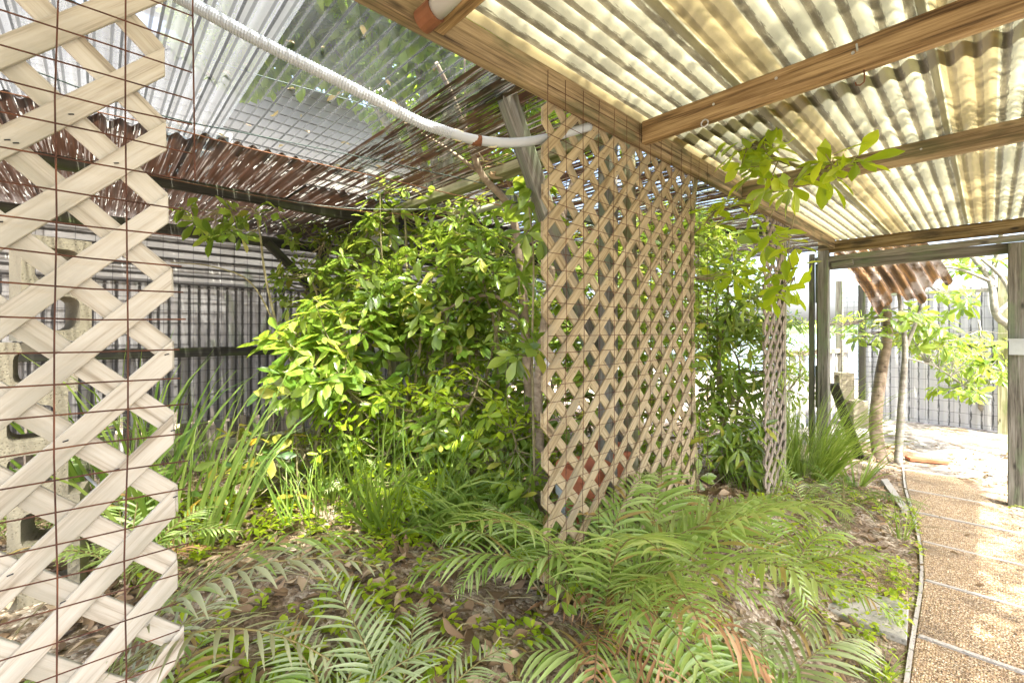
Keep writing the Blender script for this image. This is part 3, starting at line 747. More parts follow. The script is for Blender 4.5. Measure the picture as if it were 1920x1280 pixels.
for k in range(9):
    y = 6.6+k*.29
    beam('board', (-2.0+.05*k, y, .0), (-2.0+.05*k, y, 1.06), .28, .02, PAINTW, sf_, roll=R(90))
beam('rail', (-1.99, 6.4, 1.10), (-1.55, 9.0, 1.10), .05, .07, W_LATHG, sf_)
beam('post', (-1.62, 8.6, 0), (-1.62, 8.6, 2.2), .09, .09, W_GREY, sf_)

# ------------------------------------------------------------------ neighbour's house, picket fence and cactus beyond the back fence
house = thing('neighbour_house', 'pale neighbouring house with lap siding seen through the back fence', 'house', (-9.5, 2, 0))
for k in range(36):
    z = .1+k*.16
    v, f = boxv((-8.53, -6, z), (-8.50+.0, 8, z+.155)); 
    v = [(p[0]+(.025 if p[0] > -8.52 and p[2] < z+.01 else 0), p[1], p[2]) for p in v]
    mo('siding_board', v, f, SIDING, house)
v, f = boxv((-12.5, -6, 0), (-8.54, 8, 5.9)); mo('wall', v, f, SIDING, house)
mo('roof', [(-7.7, -6.5, 5.8), (-7.7, 8.5, 5.8), (-10.5, 8.5, 7.2), (-10.5, -6.5, 7.2), (-7.7, -6.5, 5.95), (-7.7, 8.5, 5.95), (-10.5, 8.5, 7.35), (-10.5, -6.5, 7.35)],
   [(0, 1, 2, 3), (7, 6, 5, 4), (0, 4, 5, 1), (1, 5, 6, 2), (3, 7, 4, 0)], ROOFG, house)
for y in (-2.2, 1.1, 4.4):
    beam('window_frame', (-8.47, y-.5, 3.4), (-8.47, y+.5, 3.4), .05, .08, PAINTW, house); beam('window_frame', (-8.47, y-.5, 4.6), (-8.47, y+.5, 4.6), .05, .08, PAINTW, house)
    for e in (-.5, .5): beam('window_frame', (-8.465, y+e, 3.36), (-8.465, y+e, 4.64), .08, .05, PAINTW, house)
    v, f = boxv((-8.53, y-.48, 3.42), (-8.478, y+.48, 4.58)); mo('window_pane', v, f, simple('window_glass', (.05, .06, .07), .08, .05, 3, 0, .6), house)
pf = thing('picket_fence', 'row of pale pointed pickets just behind the back fence', 'fence', (-5.4, 2, 0))
for k in range(46):
    y = -1.6+k*.14
    v = [(0, -.045, 0), (0, .045, 0), (0, .045, 1.16), (0, .02, 1.24), (0, -.02, 1.24), (0, -.045, 1.16)]
    n = 6; v = [(-5.42, y+p[1], p[2]) for p in v]+[(-5.40, y+p[1], p[2]) for p in v]
    f = [tuple(range(n-1, -1, -1)), tuple(range(n, 2*n))]+[(i, (i+1) % n, n+(i+1) % n, n+i) for i in range(n)]
    mo('picket', v, f, W_LATHG if k % 3 else PAINTW, pf)
ca = thing('prickly_cactus', 'tall pale flat padded cactus standing behind the back fence', 'cactus', onX(470, 780, -5.8))
def pad(p, L, wd, ang, az=0):
    v, f = [], []; 
    for i in range(9):
        t = i/8; wv = wd*math.sin(math.pi*min(1, (.08+.92*t)))**.6*(.55+.45*t)
        for k in range(10):
            a = 2*math.pi*k/10; yy = wv*math.cos(a); xx = .035*math.sin(a)*(1 if 0 < i < 8 else .2)
            l = L*t; v.append((p.x+xx, p.y+yy*math.cos(ang)+l*math.sin(ang), p.z+l*math.cos(ang)-yy*math.sin(ang)))
    for i in range(8):
        for k in range(10): f.append((i*10+k, i*10+(k+1) % 10, i*10+10+(k+1) % 10, i*10+10+k))
    f += [tuple(range(9, -1, -1)), tuple(80+k for k in range(10))]
    return mo('pad', v, f, CACTUS, ca, smooth=True)
for (px, py, L, wd, ang) in ((460, 760, .5, .09, -.05), (462, 680, .5, .085, -.35), (440, 600, .33, .05, -.25), (476, 640, .5, .06, .55), (470, 560, .35, .06, -.1), (520, 610, .3, .06, .6), (420, 680, .3, .08, -.5)):
    pad(onX(px, py, -5.8), L, wd, ang)

# ------------------------------------------------------------------ foliage tools
def leaf_proto(w=.36, fold=.12, curl=.18, tipw=.62, wav=0.0, n=5):
    """leaf of length 1 along x, normal z; widest at tipw"""
    v, f = [], []
    for i in range(n+1):
        t = i/n; x = t
        k = (t/tipw)**.8 if t < tipw else max(0.0, 1-((t-tipw)/(1-tipw))**2.0)
        hw = w*.5*max(.03 if i in (0, n) else .1, k if 0 < i < n else .04)
        z = -curl*t*t
        v += [(x, -hw, z+fold*hw*2+wav*math.sin(t*9)), (x, 0, z), (x, hw, z+fold*hw*2-wav*math.sin(t*9))]
    for i in range(n):
        a = i*3; f += [(a, a+3, a+4, a+1), (a+1, a+4, a+5, a+2)]
    return np.array(v), f
P_OB = [leaf_proto(.40, .18, .12), leaf_proto(.36, .28, .25, wav=.012), leaf_proto(.44, .10, .05, .58), leaf_proto(.38, .22, -.08)]
P_LONG = [leaf_proto(.24, .2, .2, .5), leaf_proto(.21, .3, .3, .48), leaf_proto(.26, .12, .1, .52)]
P_DEAD = [leaf_proto(.45, .35, .25, .5, .04), leaf_proto(.40, -.3, -.3, .55, .03), leaf_proto(.5, .15, .4, .5, .05)]
P_SMALL = [leaf_proto(.55, .15, .1, .55, 0, 3), leaf_proto(.5, .2, .2, .5, 0, 3)]
def protos_mesh(name, protos, mat): return [mkmesh(name, v, f, mat, smooth=True) for v, f in protos]
_pm = {}
def pmesh(protos, mat):
    k = (id(protos), mat.name)
    if k not in _pm: _pm[k] = protos_mesh('leaf', protos, mat)
    return _pm[k]
def merged(name, protos, Ms, idx, mat, parent, tints, M=None):
    V, Fc, T = [], [], []; n = 0
    for m, i, t in zip(Ms, idx, tints):
        v, f = protos[i]; A = np.array(m)
        V.append(v @ A[:3, :3].T + A[:3, 3]); Fc += [tuple(a+n for a in q) for q in f]; T.append(np.full(len(v), t)); n += len(v)
    if not V: return None
    return mo(name, np.concatenate(V), Fc, mat, parent, smooth=True, tint=np.concatenate(T))
def orient(p, x, z, s):
    x = x.normalized(); y = z.cross(x)
    if y.length < 1e-3: y = Vector((0, 1, 0)).cross(x)
    y.normalize(); z = x.cross(y)
    M = Matrix((x*s, y*s, z*s)).transposed().to_4x4(); M.translation = p
    return M
def rosette(c, d, n, size, rg, droop=.35, spread=(-.2, .7)):
    d = d.normalized(); u = d.orthogonal().normalized(); w_ = d.cross(u); out = []; a0 = rg.uniform(0, 6.28)
    for k in range(n):
        a = a0+k*2.4+rg.uniform(-.4, .4); el = rg.uniform(*spread); rad = u*math.cos(a)+w_*math.sin(a)
        x = rad*math.cos(el)+d*math.sin(el); x.z -= droop*rg.uniform(.4, 1.4)
        z = d*math.cos(el)-rad*math.sin(el)+Vector((rg.uniform(-.25, .25), rg.uniform(-.25, .25), .45))
        s = size*rg.uniform(.62, 1.12)
        out.append(orient(c+x.normalized()*size*.12-d*size*.35*rg.random()*(k/n), x, z, s))
    return out
CAMP = Vector((0, 0, H)); FWD = Vector((-SA, CA, 0)); RGT = Vector((CA, SA, 0))
def inview(p, m=1.05):
    q = p-CAMP; d = q.dot(FWD)
    if d < .2: return 99
    return d if abs(q.dot(RGT)/d) < 1.15*m and abs(q.z/d) < .79*m else 99
def blob_points(blobs, n, rg, fill=.45):
    tot = sum(b[2] for b in blobs); out = []
    for c, r, wt in blobs:
        for _ in range(int(n*wt/tot+.5)):
            while True:
                q = Vector((rg.uniform(-1, 1), rg.uniform(-1, 1), rg.uniform(-1, 1)))
                if .05 < q.length <= 1: break
            q = q.normalized()*(q.length**fill)
            out.append((c+Vector((q.x*r[0], q.y*r[1], q.z*r[2])), q))
    return out
def shrub(name, label, cat, base, blobs, nros, size, mats, seed, nparts=0, nleaf=7, protos=P_OB, stems=None, rad=.016, bark=None, group=None,
          droop=.35, up=.6, twigs=True, crown='foliage', fill=.45):
    rg = random.Random(seed); root = thing(name, label, cat, base, group); base = Vector(base)
    limbs = []; tb = MB()
    for st in (stems or []):
        p = spline(st[0], 6); r0, r1 = st[1], st[2]; n = len(p)
        tb.add(*tube(p, [r0+(r1-r0)*i/(n-1) for i in range(n)], 8), rg.random()); limbs += p
    if not stems:
        for c, r, wt in blobs:
            mid = base.lerp(c, .5)+Vector((rg.uniform(-.1, .1), rg.uniform(-.1, .1), rg.uniform(0, .1)))
            p = spline([base+Vector((rg.uniform(-.04, .04), rg.uniform(-.04, .04), 0)), mid, c, c+Vector((rg.uniform(-.5, .5)*r[0], rg.uniform(-.5, .5)*r[1], r[2]*.6))], 6); n = len(p)
            tb.add(*tube(p, [rad*(1-.75*i/(n-1)) for i in range(n)], 7), rg.random()); limbs += p
    leaves = []
    for p, q in blob_points(blobs, nros, rg, fill):
        d = q*.7+Vector((rg.uniform(-.5, .5), rg.uniform(-.5, .5), up+rg.uniform(-.3, .4)))
        for Mx in rosette(p, d, max(3, int(rg.gauss(nleaf, 1.5))), size, rg, droop): leaves.append(Mx)
        if twigs and limbs:
            b = min(limbs[::2], key=lambda l: (l-p).length_squared)
            mid = b.lerp(p, .5)-Vector((0, 0, .06*(b-p).length))
            tb.add(*tube([b, mid, p+d.normalized()*size*.1], [.0045, .003, .0018], 4, False), rg.random())
    tb.build('trunk' if stems else 'stem', bark or W_TWIG, root, smooth=True)
    ds = [(inview(Mx.translation), i) for i, Mx in enumerate(leaves)]; ds.sort()
    part = set(i for d, i in ds[:nparts] if d < 99)
    pm = pmesh(protos, mats[1]) if nparts else None
    for i in part:
        place(bpy.data.objects.new('leaf', rg.choice(pm)), root, leaves[i])
    rest = [i for i in range(len(leaves)) if i not in part]
    if rest:
        o = merged(crown, protos, [leaves[i] for i in rest], [rg.randrange(len(protos)) for _ in rest], mats[0], root, [rg.random() for _ in rest])
        if o: o['kind'] = 'stuff'
    return root
def B(px, py, d, rx_, ry, rz_, wt=None):
    return (at(px, py, d), (rx_, ry, rz_), wt or rx_*ry*rz_)
def G(px, py, z=0.0):
    for _ in range(12): p = gnd(px, py, z); z = .5*z+.5*ground_h(p.x, p.y)
    p.z = ground_h(p.x, p.y); return p
def foot(px, d):
    p = at(px, 622, d); p.z = ground_h(p.x, p.y); return p

# --- the big shrubs in the shade house
shrub('shrub', 'big glossy leaved shrub reaching forward before the grey fence', 'shrub', foot(590, 2.75),
      [B(590, 690, 2.65, .26, .26, .20, 1.3), B(650, 610, 2.85, .30, .30, .22, 1.2), B(560, 640, 2.8, .22, .22, .14, .7), B(660, 720, 2.7, .22, .22, .18, .8)], 105, .15, LEAF, 21, 270, 8, droop=.45)
shrub('shrub', 'broad sunlit shrub filling the middle of the shade house', 'shrub', foot(760, 3.1),
      [B(720, 560, 3.05, .34, .34, .22, 1.3), B(810, 520, 2.95, .34, .34, .24, 1.3), B(680, 500, 3.4, .30, .30, .2, .9), B(840, 600, 3.0, .34, .34, .25, 1.2), B(760, 640, 3.1, .32, .3, .2, .8), B(590, 540, 3.4, .28, .28, .22, .6), B(870, 400, 3.1, .3, .3, .14, .5), B(760, 420, 3.3, .3, .3, .12, .5)], 260, .118, LEAF, 22, 270, 8)
shrub('shrub', 'dense green shrub around the slender trunk left of the lattice', 'shrub', foot(900, 3.0),
      [B(900, 500, 2.75, .24, .24, .28, 1), B(935, 600, 2.8, .26, .26, .30, 1.2), B(880, 680, 2.95, .34, .34, .26, 1.2), B(950, 740, 2.85, .22, .22, .28, .9), B(870, 440, 2.9, .2, .2, .14, .5)], 210, .105, LEAF, 23, 270, 7)
shrub('shrub', 'low shrub with round leaf sprays under the broad sunlit shrub', 'shrub', foot(850, 2.7),
      [B(820, 800, 2.65, .26, .26, .15, 1), B(900, 850, 2.6, .26, .26, .2, 1.1), B(740, 860, 2.75, .25, .25, .12, .8), B(960, 820, 2.6, .14, .16, .2, .6), B(890, 930, 2.5, .18, .18, .12, .5), B(680, 800, 2.8, .25, .25, .14, .8)], 210, .088, LEAF, 24, 240, 7)
shrub('shrub', 'dark shrub in the back corner by the brace', 'shrub', foot(640, 4.2),
      [B(640, 500, 4.2, .4, .4, .3, 1), B(600, 440, 4.4, .4, .4, .15, .7), B(700, 450, 4.0, .35, .35, .2, .8), B(580, 570, 4.3, .25, .3, .3, .6)], 140, .11, LEAF, 25, 0, 7)
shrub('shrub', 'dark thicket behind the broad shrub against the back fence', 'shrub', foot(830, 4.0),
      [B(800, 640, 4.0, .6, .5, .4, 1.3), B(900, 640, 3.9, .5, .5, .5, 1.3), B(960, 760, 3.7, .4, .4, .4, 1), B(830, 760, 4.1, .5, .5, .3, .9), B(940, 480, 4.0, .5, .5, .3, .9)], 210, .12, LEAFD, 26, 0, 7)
shrub('shrub', 'shrub pressed behind the wide tan lattice', 'shrub', foot(1150, 3.0),
      [B(1120, 560, 2.9, .35, .35, .45, 1), B(1200, 660, 3.1, .4, .4, .5, 1.2), B(1250, 480, 3.3, .4, .4, .4, 1), B(1100, 780, 2.8, .3, .3, .35, .8), B(1240, 820, 3.1, .35, .35, .35, .8)], 340, .12, LEAF, 27, 120, 7)
shrub('shrub', 'tall narrow leaved shrub between the two hanging lattices', 'shrub', foot(1375, 3.75),
      [B(1365, 560, 3.75, .30, .34, .34, 1.1), B(1385, 680, 3.7, .32, .34, .34, 1.2), B(1355, 790, 3.5, .30, .30, .26, 1), B(1340, 470, 3.8, .34, .34, .2, .8), B(1390, 850, 3.6, .28, .28, .16, .6)], 250, .145, LEAF, 28, 220, 7, P_LONG, droop=.5)
shrub('shrub', 'far green shrub glimpsed past the narrow lattice strip', 'shrub', foot(1440, 5.2),
      [B(1430, 640, 5.0, .5, .5, .5, 1), B(1500, 700, 5.6, .25, .3, .5, .7), B(1430, 800, 4.9, .4, .4, .35, .8)], 120, .13, LEAF, 29, 0, 7, P_LONG)
shrub('thicket', 'leafy thicket far behind the wide tan lattice', 'shrub', foot(1200, 4.8),
      [B(1120, 600, 4.6, .7, .7, .7, 1), B(1230, 620, 4.9, .7, .7, .8, 1), B(1330, 600, 5.0, .7, .7, .8, 1), B(1040, 560, 4.6, .6, .6, .6, .8), B(1200, 430, 4.8, .9, .7, .25, .6)], 420, .15, LEAF, 30, 0, 8)
for q, (px, py, d, lab) in enumerate(((640, 880, 2.75, 'small leafy bush low in front of the pale ferns'), (770, 940, 2.35, 'low leafy sprout between the flattened grass blades'), (930, 990, 2.1, 'small weed bush at the foot of the slender trunk'),
                                      (500, 1000, 2.25, 'small weed bush left of the sapling stem'), (400, 900, 2.6, 'bushy weed beside the tall strappy grass'), (1010, 1075, 1.75, 'weed sprout below the broken lattice corner'))):
    shrub('weed_bush', lab, 'weed', foot(px, d), [B(px, py, d, .2, .2, .10, 1), B(px+40, py-20, d+.1, .14, .14, .08, .6)], 26, .065, LIME if q % 2 else LEAF, 110+q, 60, 6, rad=.006)
shrub('shrub', 'pale small leaved undergrowth spreading below the broad sunlit shrub', 'shrub', foot(760, 2.6),
      [B(680, 760, 2.75, .3, .3, .2, 1), B(780, 780, 2.7, .3, .3, .2, 1), B(880, 760, 2.6, .28, .28, .25, 1), B(960, 850, 2.45, .2, .2, .25, .8), B(620, 840, 2.7, .25, .25, .14, .7), B(760, 900, 2.45, .28, .28, .10, .8)], 230, .075, LIME, 36, 150, 7)
# yellowing sapling, near twig, left sapling
bs = G(560, 1060)
shrub('sapling', 'thin sapling with some yellow leaves in the leaf litter', 'sapling', bs,
      [B(520, 830, 2.55, .18, .18, .06, 1), B(430, 830, 2.5, .16, .16, .10, 1), B(560, 930, 2.55, .14, .14, .08, .7), B(470, 900, 2.5, .2, .2, .10, 1), B(420, 940, 2.45, .14, .14, .08, .6)], 26, .125, YELLOWL, 31, 200, 5,
      stems=[([bs, at(560, 950, 2.55), at(555, 830, 2.6), at(548, 720, 2.65)], .009, .004), ([at(558, 930, 2.56), at(500, 860, 2.55), at(430, 840, 2.5)], .004, .002)], droop=.6)
bs = foot(575, 3.1)
shrub('sapling', 'lanky bare stemmed sapling leaning across the back fence', 'sapling', bs,
      [B(395, 400, 2.75, .16, .16, .07, 1), B(470, 390, 2.8, .16, .16, .04, .6), B(430, 440, 2.75, .10, .12, .05, .5), B(350, 420, 2.7, .06, .08, .05, .3)], 15, .12, LEAF, 32, 120, 6,
      stems=[([bs, at(560, 720, 3.05), at(525, 630, 2.95), at(498, 520, 2.85), at(486, 430, 2.8), at(470, 390, 2.78), at(410, 395, 2.75)], .011, .003),
             ([at(520, 615, 2.95), at(470, 530, 2.85), at(400, 500, 2.8), at(320, 492, 2.75)], .006, .003)], droop=.6)
bs = foot(720, 3.3)
shrub('sapling', 'upright sapling with a tuft of leaves reaching the rusted roof', 'sapling', bs,
      [B(720, 370, 3.1, .14, .14, .10, 1), B(745, 340, 3.1, .12, .12, .06, .7), B(700, 430, 3.1, .12, .12, .12, .7)], 14, .11, LEAF, 33, 80, 5,
      stems=[([bs, at(730, 620, 3.2), at(716, 480, 3.12), at(712, 350, 3.1)], .01, .003)])
bs = foot(1003, 2.35)
shrub('sapling', 'leafy twig growing close beside the left edge of the lattice', 'sapling', bs,
      [B(985, 655, 1.95, .06, .06, .04, 1.0), B(985, 350, 2.05, .08, .08, .10, 1.0), B(1000, 420, 2.1, .07, .07, .10, .9), B(985, 935, 2.0, .07, .07, .08, .7), B(975, 990, 2.0, .07, .07, .06, .6), B(960, 500, 2.2, .08, .08, .1, .7)], 27, .125, LEAF, 34, 180, 5,
      stems=[([bs, at(1002, 900, 2.2), at(998, 660, 2.05), at(1000, 480, 2.08), at(985, 330, 2.05)], .008, .003)], droop=.6)

# --- slender trees beside the lattice
bs = foot(1012, 2.75)
t1 = shrub('slender_tree', 'slender forked tree trunk rising left of the tan lattice to the roof', 'tree', bs,
      [B(900, 330, 2.5, .12, .12, .10, .5), B(985, 320, 2.6, .2, .2, .1, 1), B(900, 260, 2.4, .1, .1, .05, .4)], 10, .09, DEAD, 41, 0, 4,
      stems=[([bs, at(1000, 900, 2.72), at(988, 680, 2.7), at(975, 490, 2.65), at(955, 390, 2.6), at(905, 330, 2.5), at(880, 265, 2.4), at(850, 185, 2.25), at(818, 118, 2.1)], .036, .010),
             ([at(905, 328, 2.5), at(840, 280, 2.45), at(790, 250, 2.4)], .012, .006), ([at(872, 250, 2.38), at(872, 180, 2.25), at(871, 110, 2.1)], .007, .004),
             ([at(985, 620, 2.7), at(940, 560, 2.6), at(880, 560, 2.7), at(800, 600, 2.8)], .014, .006)], rad=.03, bark=W_BARK, twigs=False)
bs = foot(1026, 2.45)
m = MB(); m.add(*tube(spline([bs-Vector((0, 0, .05)), at(1022, 960, 2.44), at(1012, 860, 2.5), at(1010, 700, 2.6), at(1040, 480, 2.7), at(1075, 330, 2.8)], 6), [.045-.001*i for i in range(31)], 10))
tk = thing('dark_trunk', 'dark brown trunk against the lattice left bottom corner', 'tree', bs); m.build('trunk', W_BARK, tk, smooth=True)
bs = foot(790, 3.3)
m = MB()
for a in ([bs, at(795, 760, 3.25), at(805, 640, 3.2), at(800, 500, 3.2)], [bs, at(785, 760, 3.3), at(790, 650, 3.35), at(770, 520, 3.3)], [at(793, 790, 3.28), at(830, 700, 3.2), at(860, 640, 3.1)]):
    m.add(*tube(spline(a, 6), [.026-.0009*i for i in range(len(a)*6-5)], 8))
tk = thing('bare_stem_clump', 'clump of bare brown stems under the broad shrub', 'tree', bs); m.build('trunk', W_BARK, tk, smooth=True)
bs = foot(690, 3.2)
# --- lime branch hanging over the walkway
bs = foot(1306, 3.0)
shrub('overhanging_shrub', 'lime leaved branch hanging into the walkway below the cream roof', 'shrub', bs,
      [B(1390, 280, 2.25, .15, .15, .07, 1), B(1450, 250, 2.2, .12, .12, .06, .8), B(1530, 330, 1.95, .13, .13, .07, 1), B(1440, 320, 2.1, .12, .12, .06, .7),
       B(1375, 400, 2.45, .12, .12, .10, .8), B(1460, 440, 2.4, .12, .12, .10, .9), B(1480, 520, 2.5, .12, .12, .07, .7), B(1370, 500, 2.7, .16, .16, .08, .8), B(1430, 560, 2.7, .12, .12, .06, .5), B(1590, 310, 1.85, .07, .07, .03, .4)], 56, .132, LIME, 35, 295, 5,
      stems=[([bs, at(1300, 760, 2.95), at(1296, 520, 2.75), at(1306, 330, 2.5), at(1345, 280, 2.35), at(1405, 262, 2.25), at(1460, 300, 2.1), at(1540, 320, 1.95), at(1585, 312, 1.87)], .017, .005),
             ([at(1300, 440, 2.65), at(1360, 388, 2.5), at(1440, 392, 2.42), at(1490, 400, 2.4)], .008, .004), ([at(1490, 400, 2.4), at(1478, 470, 2.42), at(1490, 520, 2.5)], .003, .002)], droop=.5, protos=P_OB)

# --- trees in the sandy yard
bs = gnd(1652, 868); bs.z = 0
shrub('yard_tree', 'thick sun flecked trunk standing in the sandy yard beyond the gate', 'tree', bs-Vector((0, 0, .03)),
      [(Vector((bs.x-.2, bs.y-.1, 3.0)), (.8, .8, .5), 1), (Vector((bs.x+.3, bs.y+.5, 2.9)), (.6, .6, .4), .8), B(1560, 600, 6.2, .35, .35, .25, .2), B(1600, 620, 6.2, .3, .3, .25, .2)], 130, .12, LEAF, 51, 0, 6,
      stems=[([bs-Vector((0, 0, .05)), at(1642, 790, 4.95), at(1652, 700, 5.0), at(1664, 620, 5.0), at(1655, 520, 5.0), at(1650, 400, 5.0), Vector((bs.x-.2, bs.y-.1, 3.2))], .066, .03),
             ([at(1652, 850, 4.9), at(1672, 872, 4.75)], .05, .03), ([at(1645, 850, 4.9), at(1628, 872, 4.7)], .05, .025)], bark=W_BARK)
bs = gnd(1683, 872); bs.z = 0
shrub('yard_tree', 'thin grey forked tree next to the thick trunk in the yard', 'tree', bs-Vector((0, 0, .03)),
      [B(1690, 590, 4.75, .3, .3, .10, .7), B(1770, 560, 5.0, .3, .3, .14, .6), B(1760, 640, 5.1, .45, .45, .18, 1.4), B(1820, 680, 5.3, .35, .4, .15, 1.2), B(1640, 620, 4.9, .2, .2, .15, .4), B(1800, 730, 5.2, .25, .3, .12, .7), B(1720, 610, 5.0, .3, .3, .12, .7)], 105, .15, LEAF, 52, 200, 6,
      stems=[([bs-Vector((0, 0, .05)), at(1690, 760, 4.7), at(1697, 660, 4.7), at(1692, 600, 4.72), at(1680, 520, 4.8)], .038, .014),
             ([at(1697, 655, 4.7), at(1722, 590, 4.7), at(1738, 520, 4.75)], .022, .010), ([at(1698, 670, 4.7), at(1760, 690, 5.0), at(1830, 740, 5.2)], .010, .004)], bark=W_BARKG, droop=.6, protos=P_OB)
bs = gnd(1842, 802); bs.z = 0
shrub('yard_tree', 'slim young tree before the white rear fence', 'tree', bs,
      [B(1830, 640, 6.2, .5, .4, .25, 1), B(1850, 700, 6.0, .4, .3, .2, .7), B(1770, 660, 6.0, .3, .3, .2, .5)], 60, .13, LEAF, 53, 0, 6,
      stems=[([bs, at(1838, 740, 6.2), at(1842, 660, 6.2), at(1835, 600, 6.2)], .035, .012)], bark=W_BARKG, droop=.6)
bs = Vector((.62, 7.4, 0))
shrub('yard_tree', 'grey limbed tree leaning in behind the rusty footed post', 'tree', bs,
      [(Vector((.2, 7.2, 3.3)), (1.2, 1.2, .6), 1), B(1800, 500, 5.6, .4, .3, .10, .12), B(1760, 500, 5.8, .3, .3, .08, .1)], 130, .14, LEAF, 54, 0, 6,
      stems=[([bs, Vector((.5, 7.3, .7)), at(1902, 622, 5.2), at(1868, 590, 5.25), at(1858, 530, 5.3), at(1830, 490, 5.4), at(1810, 470, 5.5)], .055, .02),
             ([at(1868, 590, 5.25), at(1895, 560, 5.2), at(1878, 520, 5.25), at(1840, 485, 5.3)], .03, .015), ([at(1858, 528, 5.3), at(1800, 505, 5.4), at(1752, 498, 5.5)], .022, .010),
             ([at(1858, 530, 5.3), at(1870, 470, 5.4), Vector((.2, 7.2, 3.2))], .03, .015)], bark=W_BARKG)

# --- trees overhead: behind the shade house, and beyond the right-hand eave
def bigtree(label, base, hgt, blobs, n, size, seed, mats=TREEL):
    b = Vector(base); c = blobs[0][0]
    st = [([b-Vector((0, 0, .1)), b+Vector((.1, .05, hgt*.35)), b.lerp(c, .6), c], .16, .06)]
    for q, r, wt in blobs[1:]: st.append(([b.lerp(c, .6), c.lerp(q, .6)-Vector((0, 0, .2)), q], .06, .02))
    return shrub('shade_tree', label, 'tree', b, blobs, n, size, mats, seed, 0, 8, P_OB, stems=st, bark=W_BARKG, crown='crown')
bigtree('tall leafy tree seen through the clear roof sheets', (-6.3, 4.2, 0), 4,
        [(Vector((-4.6, 3.2, 5.0)), (1.7, 1.7, 1.0), 2), (Vector((-3.6, 4.6, 4.8)), (1.5, 1.5, .9), 1.4), (Vector((-5.6, 4.6, 4.9)), (1.4, 1.4, 1.0), 1.2), (Vector((-3.3, 2.6, 4.6)), (1.2, .9, .7), 1), (Vector((-5.3, 1.9, 5.2)), (1.3, 1.0, .7), 1.3), (Vector((-3.4, 1.5, 4.9)), (1.1, .8, .5), 1.1), (Vector((-4.3, 1.0, 5.3)), (.9, .6, .5), .7), (Vector((-2.6, 2.0, 4.4)), (.9, .8, .4), .8), (Vector((-5.6, 1.2, 4.9)), (1.1, .7, .6), 1)], 1900, .24, 61)
bigtree('tree spreading over the walkway from the open side', (3.0, -.6, 0), 4,
        [(Vector((2.4, 1.0, 4.6)), (1.3, 1.6, .7), 1.6), (Vector((2.2, 3.4, 4.5)), (1.3, 1.5, .7), 1.5), (Vector((1.4, 5.4, 4.7)), (1.2, 1.1, .6), 1), (Vector((.8, 1.8, 4.6)), (1.4, 2.0, .5), 1.4)], 1500, .115, 62)

# ------------------------------------------------------------------ ferns: every frond a part
def frond_mesh(L, nl, ll, arch, lift, rg, wl=.082, droop=.5, curl=0.0, fwd=.55, bent=0.0):
    """frond from origin along +x rising and arching; returns verts, faces, tints"""
    n = 16; P = []; ang = lift; p = Vector((0, 0, 0)); side = rg.uniform(-.25, .25)
    for i in range(n+1):
        P.append(p.copy()); t = i/n; a = ang-arch*(t**1.3)
        p = p+Vector((math.cos(a), math.sin(side*t*1.2)*.6+bent*t, math.sin(a))).normalized()*(L/n)
    m = MB(); m.add(*tube(P, [.0032*(1-.75*i/n)+.0006 for i in range(n+1)], 4), .35, 1)
    for k in range(nl):
        t = .12+.88*(k+.5)/nl; f_ = t*n; i = min(n-1, int(f_)); q = P[i].lerp(P[i+1], f_-i); tg = (P[i+1]-P[i]).normalized()
        prof = min(1, (t-.05)*4.2)*(1-max(0, (t-.45)/.55)**2.0*.86); l = ll*prof
        lat = tg.cross(Vector((0, 0, 1)))
        if lat.length < .05: lat = Vector((0, 1, 0))
        lat.normalize(); nr = lat.cross(tg).normalized()
        for s in (1, -1):
            if rg.random() < .07: continue
            ff = fwd+.5*t+rg.uniform(-.2, .2); l = ll*prof*rg.uniform(.82, 1.12); d0 = (lat*s+tg*ff+nr*rg.uniform(.05, .3)).normalized(); wd = ll*wl*rg.uniform(.85, 1.15)*(.55+.45*prof); ti = min(.88, max(0, .5+rg.uniform(-.35, .38))) if rg.random() > .05 else .985
            V, Fc = [], []; c = q.copy(); d = d0.copy(); wv = tg if abs(tg.dot(d)) < .95 else nr
            ns = 5; dr = droop*rg.uniform(.6, 1.4)
            for j in range(ns+1):
                u = j/ns; ww = wd*(.55+.9*u if u < .35 else 1-((u-.35)/.65)**1.6)*.5
                wdir = (wv-d*wv.dot(d)); wdir = wdir.normalized() if wdir.length > 1e-4 else nr
                nn = d.cross(wdir).normalized()
                if nn.z < 0: nn = -nn
                V += [c-wdir*max(ww, .0006)+nn*ww*.35, c.copy(), c+wdir*max(ww, .0006)+nn*ww*.35]
                c = c+d*(l/ns); d = (d+Vector((curl*rg.uniform(-1, 1), curl*rg.uniform(-1, 1), -dr/ns*1.3+curl*rg.uniform(-1, 1)))).normalized()
            for j in range(ns): a = j*3; Fc += [(a, a+3, a+4, a+1), (a+1, a+4, a+5, a+2)]
            m.add(V, Fc, ti, 0)
    return m
RACH = simple('fern_rachis', (.18, .15, .05), .6)
RACHD = simple('dry_rachis', (.20, .11, .05), .8)
